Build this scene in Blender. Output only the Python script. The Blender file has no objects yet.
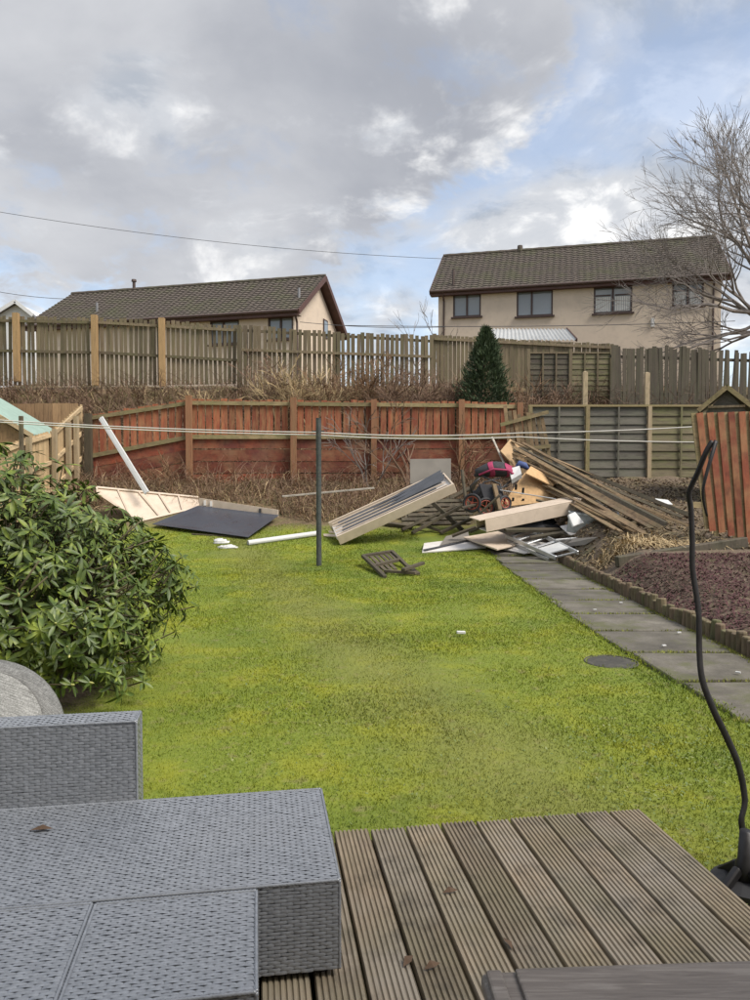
import bpy, math, random
import numpy as np
from mathutils import Vector, Matrix, Euler, noise as mnoise

R = math.radians
random.seed(7)
rng = np.random.default_rng(11)
scene = bpy.context.scene
COL = scene.collection

# ------------------------------------------------------------------ camera
F, CX, CY = 751.0, 375.0, 500.0          # photograph 750 x 1000
PITCH, CAM_Z = R(2.2), 1.6
cam_d = bpy.data.cameras.new('camera')
cam = bpy.data.objects.new('camera', cam_d); COL.objects.link(cam)
cam.location = (0, 0, CAM_Z)
cam.rotation_euler = (R(90) - PITCH, 0, 0)
cam_d.sensor_fit = 'VERTICAL'; cam_d.sensor_height = 24; cam_d.lens = 24 * F / 1000
cam_d.clip_start = 0.05; cam_d.clip_end = 3000
scene.camera = cam

# ------------------------------------------------------------------ sky and sun
SUN_AZ, SUN_EL = R(122), R(50)            # clockwise from the view direction (+Y)
world = bpy.data.worlds.new('World'); scene.world = world
world.use_nodes = True
def build_sky():
    nt = world.node_tree; nt.nodes.clear(); N = nt.nodes.new; L = nt.links.new
    out = N('ShaderNodeOutputWorld'); bg = N('ShaderNodeBackground'); bg.inputs[1].default_value = 0.094
    sky = N('ShaderNodeTexSky'); sky.sky_type = 'NISHITA'; sky.sun_disc = False
    sky.sun_elevation = SUN_EL; sky.sun_rotation = SUN_AZ; sky.dust_density = 1.5; sky.air_density = 1.0
    tc = N('ShaderNodeTexCoord')
    sep = N('ShaderNodeSeparateXYZ'); L(tc.outputs['Generated'], sep.inputs[0])
    def M(op, a, b=None, c=None):
        n = N('ShaderNodeMath'); n.operation = op
        for i, v in enumerate((a, b, c)):
            if v is None: continue
            if isinstance(v, (int, float)): n.inputs[i].default_value = v
            else: L(v, n.inputs[i])
        return n.outputs[0]
    # a flat cloud layer seen in perspective: direction / (height + offset)
    den = M('ADD', M('MAXIMUM', sep.outputs[2], 0.0), 0.32)
    cx = M('DIVIDE', sep.outputs[0], den); cy = M('DIVIDE', sep.outputs[1], den)
    cmb = N('ShaderNodeCombineXYZ'); L(cx, cmb.inputs[0]); L(cy, cmb.inputs[1])
    def noise(scale, detail, rough, off, dist=0.0):
        mp = N('ShaderNodeMapping'); mp.inputs[1].default_value = off; L(cmb.outputs[0], mp.inputs[0])
        n = N('ShaderNodeTexNoise'); n.inputs['Scale'].default_value = scale; n.inputs['Detail'].default_value = detail
        n.inputs['Roughness'].default_value = rough; n.inputs['Distortion'].default_value = dist
        L(mp.outputs[0], n.inputs['Vector']); return n.outputs[0]
    def ramp(x, stops):
        r = N('ShaderNodeValToRGB'); L(x, r.inputs[0]); cr = r.color_ramp; cr.interpolation = 'EASE'
        while len(cr.elements) < len(stops): cr.elements.new(0.5)
        for e, (p, c) in zip(cr.elements, stops):
            e.position = p; e.color = (c, c, c, 1) if isinstance(c, (int, float)) else (*c, 1)
        return r.outputs[0]
    n1 = noise(2.0, 7, 0.55, (3.1, 1.7, 0), 0.2)
    n2 = noise(5.5, 6, 0.6, (7.7, 4.2, 0), 0.3)
    n3 = noise(1.2, 4, 0.5, (1.0, 9.1, 0))
    # the big grey cloud over the garden
    def blob(px, py, rad):
        d = Vector(((px - CX) / F, 1, (471 - py) / F)).normalized()
        vm = N('ShaderNodeVectorMath'); vm.operation = 'DISTANCE'; L(tc.outputs['Generated'], vm.inputs[0])
        vm.inputs[1].default_value = d
        return M('SUBTRACT', 1.0, M('DIVIDE', vm.outputs['Value'], rad))
    wob = M('MULTIPLY', M('SUBTRACT', n2, 0.5), 0.75)
    big = M('MAXIMUM', blob(150, -40, .44), blob(390, 20, 0.24))
    bigm = ramp(M('ADD', M('ADD', big, wob), M('MULTIPLY', M('SUBTRACT', n1, .5), .5)), [(0.0, 0.0), (0.2, 1.0)])
    # cover
    cover = ramp(n1, [(0.38, 0.3), (0.56, 1.0)])
    cover = M('MAXIMUM', cover, M('MULTIPLY', bigm, ramp(n2, [(.34, .72), (.46, 1.0)])))
    white = ramp(n2, [(0.34, (3.6, 3.95, 4.5)), (0.48, (5.2, 5.4, 5.75)), (0.64, (8.2, 8.2, 8.2))])
    greyc = ramp(M('ADD', M('MULTIPLY', n1, .6), M('MULTIPLY', n3, .4)), [(0.34, (3.2, 3.35, 3.75)), (0.64, (5.3, 5.4, 5.65))])
    def mix(f, a, b):
        m = N('ShaderNodeMix'); m.data_type = 'RGBA'
        L(f, m.inputs[0]); L(a, m.inputs[6]); L(b, m.inputs[7]); return m.outputs[2]
    wisp = M('MULTIPLY', ramp(noise(3.2, 6, .6, (2.2, 5.1, 0), .4), [(.50, 0.0), (.66, 1.0)]), .9)
    greyc = mix(wisp, greyc, white)
    cc = mix(bigm, white, greyc)
    hsv = N('ShaderNodeHueSaturation'); hsv.inputs['Saturation'].default_value = 0.85; hsv.inputs['Value'].default_value = 1.75
    L(sky.outputs[0], hsv.inputs['Color'])
    fin = mix(cover, hsv.outputs[0], cc)
    L(fin, bg.inputs[0]); L(bg.outputs[0], out.inputs[0])
build_sky()
sun_d = bpy.data.lights.new('sun', 'SUN'); sun_d.energy = 3.2; sun_d.angle = R(26); sun_d.color = (1.0, 0.94, 0.85)
sun = bpy.data.objects.new('sun', sun_d); COL.objects.link(sun)
sdir = Vector((math.sin(SUN_AZ) * math.cos(SUN_EL), math.cos(SUN_AZ) * math.cos(SUN_EL), math.sin(SUN_EL)))
sun.rotation_euler = sdir.to_track_quat('Z', 'Y').to_euler(); sun.location = sdir * 60
vs = scene.view_settings
vs.view_transform = 'Standard'; vs.look = 'None'; vs.gamma = 1; vs.use_curve_mapping = False; vs.exposure = 0.48

# ------------------------------------------------------------------ pixels to places
cp, sp_ = math.cos(PITCH), math.sin(PITCH)
def ray(px, py):
    u, v = (px - CX) / F, (CY - py) / F
    return Vector((u, cp + v * sp_, -sp_ + v * cp))
CAM = Vector((0, 0, CAM_Z))
def P(px, py, Y):
    d = ray(px, py); return CAM + d * (Y / d.y)
def G(px, py, z=0.0):
    d = ray(px, py); return CAM + d * ((z - CAM_Z) / d.z)
LP = np.array([(-100, 0), (13, 0), (14.5, .1), (16, .3), (17, .52), (20, 1.35), (21, 1.75), (24, 4.2), (26, 4.5), (36, 5.2), (2000, 5.2)])
RP = np.array([(-100, .02), (5, .03), (8, .15), (12, .5), (16, .95), (19.3, 1.42), (21, 2.0), (24, 4.1), (26, 4.5), (36, 5.2), (2000, 5.2)])
def hz(x, y):
    a = np.interp(y, LP[:, 0], LP[:, 1]); b = np.interp(y, RP[:, 0], RP[:, 1])
    t = np.clip((np.asarray(x) - 3.2) / 0.8, 0, 1); t = t * t * (3 - 2 * t)
    return a * (1 - t) + b * t
def T(px, py, dz=0.0):
    d = ray(px, py); d = d / d.y
    y = 1.5
    while y < 60:
        p = CAM + d * y
        if p.z <= float(hz(p.x, p.y)) + dz: return p
        y += 0.02
    return CAM + d * 60
def on(x, y, dz=0.0): return Vector((x, y, float(hz(x, y)) + dz))

# ------------------------------------------------------------------ materials
MATS = {}
def new_mat(name):
    m = bpy.data.materials.new(name); m.use_nodes = True; m.node_tree.nodes.clear(); MATS[name] = m
    return m
class NT:
    def __init__(s, m):
        s.t = m.node_tree
        s.out = s.n('ShaderNodeOutputMaterial'); s.b = s.n('ShaderNodeBsdfPrincipled')
        s.l(s.b.outputs[0], s.out.inputs[0])
    def n(s, t): return s.t.nodes.new(t)
    def l(s, a, b): s.t.links.new(a, b)
    def coord(s, scale=(1, 1, 1), rand=True, world=False):
        mp = s.n('ShaderNodeMapping'); mp.inputs[3].default_value = scale
        if world:
            g = s.n('ShaderNodeNewGeometry'); s.l(g.outputs['Position'], mp.inputs[0])
        else:
            tc = s.n('ShaderNodeTexCoord')
            if rand:
                oi = s.n('ShaderNodeObjectInfo'); va = s.n('ShaderNodeVectorMath'); va.operation = 'MULTIPLY_ADD'
                va.inputs[1].default_value = (37, 53, 71); s.l(oi.outputs['Random'], va.inputs[0])
                s.l(tc.outputs['Object'], va.inputs[2]); s.l(va.outputs[0], mp.inputs[0])
            else: s.l(tc.outputs['Object'], mp.inputs[0])
        return mp.outputs[0]
    def noise(s, vec, scale, detail=4, rough=.55, dist=0):
        n = s.n('ShaderNodeTexNoise'); s.l(vec, n.inputs['Vector'])
        n.inputs['Scale'].default_value = scale; n.inputs['Detail'].default_value = detail
        n.inputs['Roughness'].default_value = rough; n.inputs['Distortion'].default_value = dist
        return n.outputs[0]
    def ramp(s, x, stops, ease=False):
        r = s.n('ShaderNodeValToRGB'); s.l(x, r.inputs[0]); cr = r.color_ramp
        if ease: cr.interpolation = 'EASE'
        while len(cr.elements) < len(stops): cr.elements.new(.5)
        for e, (p, c) in zip(cr.elements, stops):
            e.position = p; e.color = (c, c, c, 1) if isinstance(c, (int, float)) else (*c, 1)
        return r.outputs[0]
    def mix(s, f, a, b, mode='MIX'):
        m = s.n('ShaderNodeMix'); m.data_type = 'RGBA'; m.blend_type = mode
        for i, v in ((0, f), (6, a), (7, b)):
            if isinstance(v, (int, float)): m.inputs[i].default_value = v
            elif isinstance(v, tuple): m.inputs[i].default_value = (*v, 1)
            else: s.l(v, m.inputs[i])
        return m.outputs[2]
    def math(s, op, a, b=None):
        n = s.n('ShaderNodeMath'); n.operation = op
        for i, v in enumerate((a, b)):
            if v is None: continue
            if isinstance(v, (int, float)): n.inputs[i].default_value = v
            else: s.l(v, n.inputs[i])
        return n.outputs[0]
    def rnd(s):
        return s.n('ShaderNodeObjectInfo').outputs['Random']
    def bump(s, h, strength=.3, dist=.01):
        b = s.n('ShaderNodeBump'); b.inputs['Strength'].default_value = strength; b.inputs['Distance'].default_value = dist
        s.l(h, b.inputs['Height']); s.l(b.outputs[0], s.b.inputs['Normal'])
    def base(s, c):
        if isinstance(c, tuple): s.b.inputs['Base Color'].default_value = (*c, 1)
        else: s.l(c, s.b.inputs['Base Color'])
    def rough(s, r):
        if isinstance(r, (int, float)): s.b.inputs['Roughness'].default_value = r
        else: s.l(r, s.b.inputs['Roughness'])
def mul(c, k): return tuple(min(1, x * k) for x in c)

def wood(name, c, stretch=(6, 6, .6), var=.35, green=None, gamt=.5, rough=.8, stain=None):
    m = new_mat(name); s = NT(m); v = s.coord(stretch)
    g = s.noise(v, 6, 6, .65, .6)
    col = s.ramp(g, [(.25, mul(c, .5)), (.5, c), (.78, mul(c, 1.35))])
    col = s.mix(1.0, col, s.ramp(s.rnd(), [(0, 1 - var), (1, 1 + var * .3)]), 'MULTIPLY')
    v2 = s.coord((1, 1, 1))
    if stain: col = s.mix(s.ramp(s.noise(v2, 1.6, 5, .65), [(.42, 0), (.62, .85)]), col, stain)
    if green: col = s.mix(s.ramp(s.noise(v2, 2.2, 5, .6), [(.42, 0), (.68, gamt)]), col, green)
    dk = s.ramp(s.noise(v2, 7, 5, .7), [(.3, .6), (.5, 1)])
    col = s.mix(1.0, col, dk, 'MULTIPLY')
    s.base(col); s.rough(rough); s.bump(g, .5, .006)
    return m
def plain(name, c, rough=.5, var=.15, scale=3, bump=0, bscale=60, metal=0, dirt=None, damt=.5, spec=None):
    m = new_mat(name); s = NT(m); v = s.coord()
    n = s.noise(v, scale, 5, .6)
    col = s.ramp(n, [(.3, mul(c, 1 - var)), (.7, mul(c, 1 + var))])
    if dirt: col = s.mix(s.ramp(s.noise(v, scale * 2.3, 6, .7), [(.48, 0), (.72, damt)]), col, dirt)
    s.base(col); s.rough(s.ramp(s.noise(v, scale * 4, 3), [(.3, max(.05, rough - .1)), (.7, min(1, rough + .12))]))
    s.b.inputs['Metallic'].default_value = metal
    if bump: s.bump(s.noise(v, bscale, 4, .6), bump, .004)
    return m

wood('fence_grey', (.185, .14, .088), green=(.13, .13, .05), gamt=.55, var=.45)
wood('fence_dark', (.10, .08, .058), green=(.07, .08, .035), gamt=.5)
wood('fence_red', (.34, .10, .045), green=(.36, .215, .10), gamt=.65, stain=(.22, .055, .03), var=.5)
wood('board_red', (.27, .068, .032), stretch=(.6, 6, 6), green=(.27, .155, .08), gamt=.6, stain=(.13, .036, .028), var=.5)
wood('rail_green', (.30, .23, .12), stretch=(.6, 6, 6), green=(.17, .17, .06), gamt=.6)
wood('post_new', (.38, .245, .115), var=.15)
wood('post_brown', (.30, .14, .07), green=(.25, .17, .08), var=.2)
wood('post_pale', (.40, .31, .20), var=.2, green=(.25, .22, .11))
wood('pine_new', (.50, .36, .20), var=.25)
wood('pine_rail', (.52, .39, .23), stretch=(4, .6, 4), var=.15)
wood('fence_tan', (.36, .22, .11), var=.3)
wood('panel_grey', (.135, .122, .10), stretch=(.5, 6, 6), green=(.13, .14, .09), gamt=.5, var=.25)
wood('panel_brown', (.17, .14, .085), stretch=(.5, 6, 6), green=(.16, .17, .06), gamt=.7, var=.25)
wood('timber_dark', (.10, .078, .05), green=(.06, .065, .03), gamt=.4, stretch=(3, 3, 3))
wood('timber_mid', (.25, .165, .09), stretch=(1.5, 1.5, 1.5), green=(.16, .14, .07), var=.6)
wood('deck_board', (.285, .225, .155), stretch=(14, .9, 14), green=(.17, .15, .085), gamt=.6, var=.4, stain=(.29, .255, .205), rough=.5)
wood('log_wood', (.17, .12, .075), green=(.12, .13, .05), gamt=.7)
wood('plank_pale', (.42, .38, .32), stretch=(.6, 6, 6), var=.2)
plain('cream_board', (.58, .475, .375), .55, .08, 3, dirt=(.40, .32, .23), damt=.45)
plain('white_board', (.66, .63, .60), .5, .08, 3, dirt=(.40, .37, .33), damt=.5)
plain('white_plastic', (.58, .58, .57), .35, .05, 3, dirt=(.5, .48, .44), damt=.3)
plain('dark_sheet', (.045, .05, .064), .34, .12, .8)
plain('grey_strip', (.07, .074, .085), .4, .2, 3)
plain('grey_board', (.20, .18, .155), .7, .15, 3)
plain('osb', (.52, .33, .16), .8, .18, 14, dirt=(.33, .2, .1), damt=.5)
plain('cardboard', (.46, .31, .17), .85, .1, 5)
plain('black_metal', (.03, .03, .032), .5, .3, 4)
plain('black_rubber', (.022, .022, .024), .65, .3, 6)
plain('black_plastic', (.014, .013, .015), .5, .3, 6)
plain('pink_fabric', (.30, .025, .085), .7, .15, 8)
plain('black_fabric', (.03, .03, .035), .8, .2, 8)
plain('orange_paint', (.26, .055, .03), .4, .15, 5)
plain('blue_fabric', (.06, .09, .22), .8, .2, 8)
plain('alloy', (.60, .61, .62), .38, .1, 6, metal=.75, dirt=(.35, .34, .32), damt=.4)
plain('paper', (.6, .6, .59), .7, .05, 5)
plain('rag', (.58, .58, .56), .9, .08, 9, bump=.4, bscale=30)
plain('rope_white', (.5, .48, .44), .7, .1, 8)
plain('wire_dark', (.05, .05, .055), .6, .1, 4)
plain('pole_dark', (.045, .05, .05), .6, .35, 9, dirt=(.11, .12, .08), damt=.7)
plain('concrete', (.155, .14, .118), .9, .25, 2.2, bump=.5, bscale=90, dirt=(.10, .10, .085), damt=.7)
plain('drain_cover', (.05, .047, .04), .75, .25, 6, bump=.6, bscale=40, dirt=(.14, .13, .1))
plain('render_beige', (.60, .50, .40), .9, .05, 1.2, bump=.8, bscale=70, dirt=(.43, .36, .29), damt=.45)
plain('render_white', (.62, .62, .62), .9, .05, 1.2, bump=.5, bscale=60)
plain('fascia_brown', (.085, .04, .032), .6, .2, 3)
plain('frame_brown', (.055, .03, .025), .5, .2, 4)
plain('gutter_brown', (.06, .035, .028), .45, .15, 4)
plain('curtain', (.62, .61, .58), .9, .05, 4)
plain('roof_felt', (.10, .105, .05), .95, .3, 7, bump=.5, bscale=60, dirt=(.06, .06, .04))
plain('felt_green', (.26, .36, .31), .8, .1, 4)
plain('corrugated', (.40, .41, .41), .6, .12, 3, dirt=(.26, .24, .2))
plain('grey_slate', (.2, .2, .21), .7, .15, 4)
plain('bark_grey', (.19, .165, .15), .9, .3, 8, bump=.5, bscale=30)
plain('bark_brown', (.16, .10, .065), .9, .3, 8)
plain('stem_green', (.11, .09, .05), .8, .3, 8)
plain('bud', (.42, .42, .14), .6, .2, 8)
plain('straw', (.40, .30, .165), .85, .35, 1.7)
plain('bracken', (.185, .11, .06), .9, .4, 1.3)
plain('bramble', (.19, .12, .08), .85, .35, 1.5)
plain('leaf_brown', (.085, .05, .028), .8, .3, 20)
plain('moss_clump', (.22, .23, .045), .95, .25, 6)
plain('inside_dark', (.02, .02, .02), .9)  # near-black stand-in for the shade inside rooms and slots
plain('clear_bag', (.34, .36, .36), .25, .2, 5, bump=.5, bscale=14)

def m_glass():
    m = new_mat('window_glass'); s = NT(m)
    s.base((.2, .225, .245)); s.rough(.05); s.b.inputs['Specular IOR Level'].default_value = .9  # pale base colour imitates sky reflected in the panes
m_glass()
def m_clear():
    m = new_mat('clear_plastic'); s = NT(m); s.base((.75, .78, .78)); s.rough(.15)
    s.b.inputs['Transmission Weight'].default_value = .75; s.b.inputs['IOR'].default_value = 1.15
m_clear()
def m_tiles():
    m = new_mat('roof_tile'); s = NT(m); v = s.coord((1, 1, 1), rand=False)
    n = s.noise(v, 9, 5, .7)
    col = s.ramp(n, [(.3, (.05, .04, .035)), (.5, (.088, .07, .058)), (.7, (.14, .115, .095))])
    n2 = s.noise(v, .9, 5, .6)
    col = s.mix(s.ramp(n2, [(.46, 0), (.66, .75)]), col, (.085, .085, .045))
    s.base(col); s.rough(.9); s.bump(n, .4, .02)
m_tiles()
def m_rattan():
    m = new_mat('rattan'); s = NT(m); v = s.coord((1, 1, 1), rand=False)
    n = s.noise(v, 55, 3, .6); n2 = s.noise(v, 3, 4, .6)
    col = s.ramp(n, [(.3, (.14, .152, .172)), (.7, (.23, .247, .278))])
    col = s.mix(s.ramp(n2, [(.45, 0), (.75, .4)]), col, (.22, .23, .25))
    s.base(col); s.rough(.25); s.b.inputs['Specular IOR Level'].default_value = 1.0; s.b.inputs['Coat Weight'].default_value = .5; s.b.inputs['Coat Roughness'].default_value = .2
m_rattan()
plain('rattan_core', (.07, .074, .08), .7)
def m_lidwood():
    m = new_mat('lid_plastic_wood'); s = NT(m); v = s.coord((1.4, 22, 22), rand=False)
    g = s.noise(v, 3, 6, .65, 1.2)
    col = s.ramp(g, [(.25, (.08, .066, .056)), (.5, (.15, .128, .112)), (.8, (.26, .235, .21))])
    sc = s.coord((2.5, 60, 60), rand=False)
    col = s.mix(s.ramp(s.noise(sc, 2, 2, .5), [(.73, 0), (.76, .7)]), col, (.4, .35, .27))
    s.base(col); s.rough(.42); s.bump(g, .35, .004)
m_lidwood()
def m_wicker(nm, k_):
    m = new_mat(nm); s = NT(m); v = s.coord((4, 90, 4), rand=False)
    g = s.noise(v, 3, 3, .6); g2 = s.noise(s.coord((60, 3, 60), rand=False), 3, 3, .6)
    k = s.math('MULTIPLY', g, g2)
    col = s.ramp(k, [(.12, mul((.16, .16, .15), k_)), (.3, mul((.40, .40, .385), k_)), (.42, mul((.58, .58, .56), k_))])
    s.base(col); s.rough(.7); s.bump(k, .6, .004)
m_wicker('wicker_fine', .75); m_wicker('wicker_rim', .45)
def m_leaf(name, a, b, c, rough, scale=4.0, hi=60):
    m = new_mat(name); s = NT(m); v = s.coord((1, 1, 1), world=True)
    n = s.noise(v, scale, 4, .6); h = s.noise(v, hi, 2, .5)
    col = s.ramp(s.math('ADD', s.math('MULTIPLY', n, .45), s.math('MULTIPLY', h, .55)), [(.33, a), (.5, b), (.68, c)])
    g = s.n('ShaderNodeNewGeometry')
    col = s.mix(g.outputs['Backfacing'], col, mul(b, 1.35))
    s.base(col); s.rough(rough)
    return s
m_leaf('rhodo_leaf', (.028, .055, .010), (.07, .108, .016), (.24, .29, .04), .5, 3.0, 16)
m_leaf('conifer_needle', (.018, .032, .014), (.038, .060, .024), (.075, .10, .04), .7, 2, 20)
m_leaf('ivy_leaf', (.04, .05, .02), (.08, .09, .03), (.14, .13, .05), .6, 2, 20)

def lawn_col(s):
    v = s.coord((1, 1, 1), world=True)
    big = s.noise(v, .55, 4, .55); mid = s.noise(v, 1.7, 5, .65); fin = s.noise(v, 38, 3, .6); vf = s.noise(v, 9, 4, .6)
    col = s.ramp(fin, [(.3, (.145, .192, .016)), (.5, (.178, .226, .022)), (.7, (.218, .256, .036))])
    col = s.mix(s.ramp(mid, [(.47, 0), (.64, .75)]), col, (.275, .285, .022))      # mossy yellow patches
    col = s.mix(s.ramp(big, [(.50, 0), (.66, .6)]), col, (.085, .14, .016))         # lusher areas
    col = s.mix(s.ramp(vf, [(.57, 0), (.7, .5)]), col, (.29, .235, .115))            # dry bits
    # worn paler track trodden across the lawn
    sp3 = s.n('ShaderNodeSeparateXYZ'); s.l(v, sp3.inputs[0])
    a, b = G(285, 590), G(500, 770); dx, dy = (b.x - a.x), (b.y - a.y)
    L_ = math.hypot(dx, dy); dx, dy = dx / L_, dy / L_
    t = s.math('ADD', s.math('MULTIPLY', s.math('SUBTRACT', sp3.outputs[0], a.x), -dy), s.math('MULTIPLY', s.math('SUBTRACT', sp3.outputs[1], a.y), dx))
    t = s.math('ADD', s.math('ABSOLUTE', t), s.math('MULTIPLY', s.math('SUBTRACT', mid, .5), 1.6))
    col = s.mix(s.ramp(t, [(.05, .5), (.75, 0)]), col, (.22, .212, .06))
    return col, fin
def m_lawn():
    m = new_mat('lawn_grass'); s = NT(m); c, f = lawn_col(s); s.base(c); s.rough(.75)
    s.b.inputs['Specular IOR Level'].default_value = .25
m_lawn()
def m_ground():
    m = new_mat('ground_mix'); s = NT(m); c, f = lawn_col(s)
    lawn = s.mix(1.0, c, (.9, .9, .9), 'MULTIPLY')
    v = s.coord((1, 1, 1), world=True)
    sp3 = s.n('ShaderNodeSeparateXYZ'); s.l(v, sp3.inputs[0]); x, y = sp3.outputs[0], sp3.outputs[1]
    wob = s.math('MULTIPLY', s.math('SUBTRACT', s.noise(v, 1.3, 5, .6), .5), 1.3)
    n = s.noise(v, 22, 5, .7); n2 = s.noise(v, 2.5, 5, .65)
    bank = s.ramp(n, [(.3, (.07, .048, .028)), (.55, (.17, .12, .065)), (.75, (.29, .22, .12))])
    bank = s.mix(s.ramp(n2, [(.45, 0), (.65, .7)]), bank, (.13, .13, .045))
    soil = s.ramp(n, [(.3, (.075, .055, .038)), (.55, (.15, .11, .076)), (.75, (.25, .19, .13))])
    soil = s.mix(s.ramp(n2, [(.5, 0), (.68, .6)]), soil, (.12, .115, .045))
    def step(a, lo, hi): return s.ramp(s.math('DIVIDE', s.math('SUBTRACT', a, lo), hi - lo), [(0, 0), (1, 1)])
    fb = step(s.math('ADD', y, wob), 16.0, 16.6)
    col = s.mix(fb, lawn, bank)
    fs = step(s.math('ADD', x, s.math('MULTIPLY', wob, .15)), 2.55, 2.7)
    col = s.mix(fs, col, soil)
    fu = step(y, 19.6, 20.2); col = s.mix(fu, col, bank)
    # bare earth under the rhododendron
    vd = s.n('ShaderNodeVectorMath'); vd.operation = 'DISTANCE'; s.l(v, vd.inputs[0]); vd.inputs[1].default_value = (-2.9, 5.15, 0)
    fr = step(s.math('ADD', vd.outputs['Value'], wob), 1.15, .85); col = s.mix(fr, col, soil)
    s.base(col); s.rough(.95); s.bump(n, .6, .03)
m_ground()
m_leaf('litter_mix', (.09, .06, .038), (.17, .12, .07), (.26, .21, .11), .9, 1.3, 9)
def m_mulch():
    m = new_mat('mulch_red'); s = NT(m); v = s.coord((1, 1, 1), world=True)
    n = s.noise(v, 40, 4, .7); n2 = s.noise(v, 1.1, 4, .6)
    col = s.ramp(n, [(.3, (.045, .018, .019)), (.5, (.085, .032, .034)), (.72, (.13, .055, .055))])
    col = s.mix(s.ramp(n2, [(.5, 0), (.66, .6)]), col, (.10, .068, .05))
    s.base(col); s.rough(.9); s.bump(n, .5, .02)
m_mulch()

# ------------------------------------------------------------------ mesh builder
class MB:
    def __init__(s): s.v = []; s.f = []
    def add(s, verts, faces):
        o = len(s.v); s.v.extend([tuple(p) for p in verts]); s.f.extend([tuple(i + o for i in f) for f in faces])
    def box(s, c, size, rot=None):
        hx, hy, hz_ = size[0] / 2, size[1] / 2, size[2] / 2
        pts = [Vector((x, y, z)) for z in (-hz_, hz_) for y in (-hy, hy) for x in (-hx, hx)]
        if rot is not None: pts = [rot @ p for p in pts]
        c = Vector(c); s.add([p + c for p in pts], BOXF)
    def beam(s, p0, p1, w, h, up=Vector((0, 0, 1))):
        p0, p1 = Vector(p0), Vector(p1); d = (p1 - p0).normalized()
        sd = d.cross(up)
        if sd.length < 1e-4: sd = d.cross(Vector((0, 1, 0)))
        sd.normalize(); u = sd.cross(d).normalized()
        s.add([p + sd * a * w / 2 + u * b * h / 2 for b in (-1, 1) for p in (p0, p1) for a in (-1, 1)], BOXF)
    def plate(s, quad, t, n=None):
        q = [Vector(p) for p in quad]
        if n is None: n = (q[1] - q[0]).cross(q[2] - q[0]).normalized()
        k = len(q); lo = [p - n * t for p in q]
        f = [tuple(range(k)), tuple(range(2 * k - 1, k - 1, -1))]
        f += [(i, i + k, (i + 1) % k + k, (i + 1) % k) for i in range(k)]
        s.add(q + lo, f)
    def tube(s, pts, rad, n=6, cap=True):
        pts = [Vector(p) for p in pts]
        if isinstance(rad, (int, float)): rad = [rad] * len(pts)
        vs_, fs = [], []
        prev = None
        for i, p in enumerate(pts):
            d = (pts[min(i + 1, len(pts) - 1)] - pts[max(i - 1, 0)]).normalized()
            if prev is None:
                a = d.cross(Vector((0, 0, 1)));
                if a.length < 1e-3: a = d.cross(Vector((1, 0, 0)))
            else:
                a = prev - d * prev.dot(d)
            a.normalize(); prev = a; b = d.cross(a)
            for k in range(n):
                t = 2 * math.pi * k / n
                vs_.append(p + (a * math.cos(t) + b * math.sin(t)) * rad[i])
        for i in range(len(pts) - 1):
            for k in range(n):
                fs.append((i * n + k, i * n + (k + 1) % n, (i + 1) * n + (k + 1) % n, (i + 1) * n + k))
        if cap:
            fs.append(tuple(range(n - 1, -1, -1))); fs.append(tuple(range((len(pts) - 1) * n, len(pts) * n)))
        s.add(vs_, fs)
    def torus(s, c, ax, r, t, n=24, m=6):
        ax = Vector(ax).normalized(); a = ax.orthogonal().normalized(); b = ax.cross(a)
        pts = [Vector(c) + (a * math.cos(2 * math.pi * i / n) + b * math.sin(2 * math.pi * i / n)) * r for i in range(n)]
        vs_, fs = [], []
        for i, p in enumerate(pts):
            o = (p - Vector(c)).normalized()
            for k in range(m):
                th = 2 * math.pi * k / m
                vs_.append(p + (o * math.cos(th) + ax * math.sin(th)) * t)
        for i in range(n):
            for k in range(m):
                fs.append((i * m + k, ((i + 1) % n) * m + k, ((i + 1) % n) * m + (k + 1) % m, i * m + (k + 1) % m))
        s.add(vs_, fs)
    def build(s, name, mat, parent=None, smooth=False, bevel=0, recenter=True, segs=1):
        me = bpy.data.meshes.new(name)
        v = np.array(s.v, dtype=float)
        loc = Vector((0, 0, 0))
        if recenter and len(v):
            mn, mx = v.min(0), v.max(0)
            loc = Vector(((mn[0] + mx[0]) / 2, (mn[1] + mx[1]) / 2, mn[2])); v = v - np.array(loc)
        me.from_pydata(v.tolist(), [], s.f); me.update()
        return link(name, me, mat, parent, loc, smooth, bevel, segs)
BOXF = [(0, 2, 3, 1), (4, 5, 7, 6), (0, 1, 5, 4), (2, 6, 7, 3), (0, 4, 6, 2), (1, 3, 7, 5)]
def M_of(o): return Matrix.LocRotScale(o.location, o.rotation_euler, o.scale)
def wm(o):
    m = o.matrix_parent_inverse @ M_of(o) if o.parent else M_of(o)
    return wm(o.parent) @ m if o.parent else m
def setp(o, parent):
    if parent is not None:
        o.parent = parent; o.matrix_parent_inverse = wm(parent).inverted()
def link(name, me, mat, parent=None, loc=(0, 0, 0), smooth=False, bevel=0, segs=1):
    if mat and not me.materials: me.materials.append(MATS[mat])
    if smooth: me.polygons.foreach_set('use_smooth', [True] * len(me.polygons))
    o = bpy.data.objects.new(name, me); COL.objects.link(o); o.location = loc
    if bevel:
        b = o.modifiers.new('bevel', 'BEVEL'); b.width = bevel; b.segments = segs; b.limit_method = 'ANGLE'
    setp(o, parent); return o
def inst(src_me, name, loc, rot=(0, 0, 0), scale=(1, 1, 1), parent=None):
    o = bpy.data.objects.new(name, src_me); COL.objects.link(o)
    o.location = loc; o.rotation_euler = rot; o.scale = scale; setp(o, parent); return o
def empty(name, loc, rz=0):
    o = bpy.data.objects.new(name, None); COL.objects.link(o); o.location = loc; o.rotation_euler = (0, 0, rz); o.empty_display_size = .2
    return o
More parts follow.
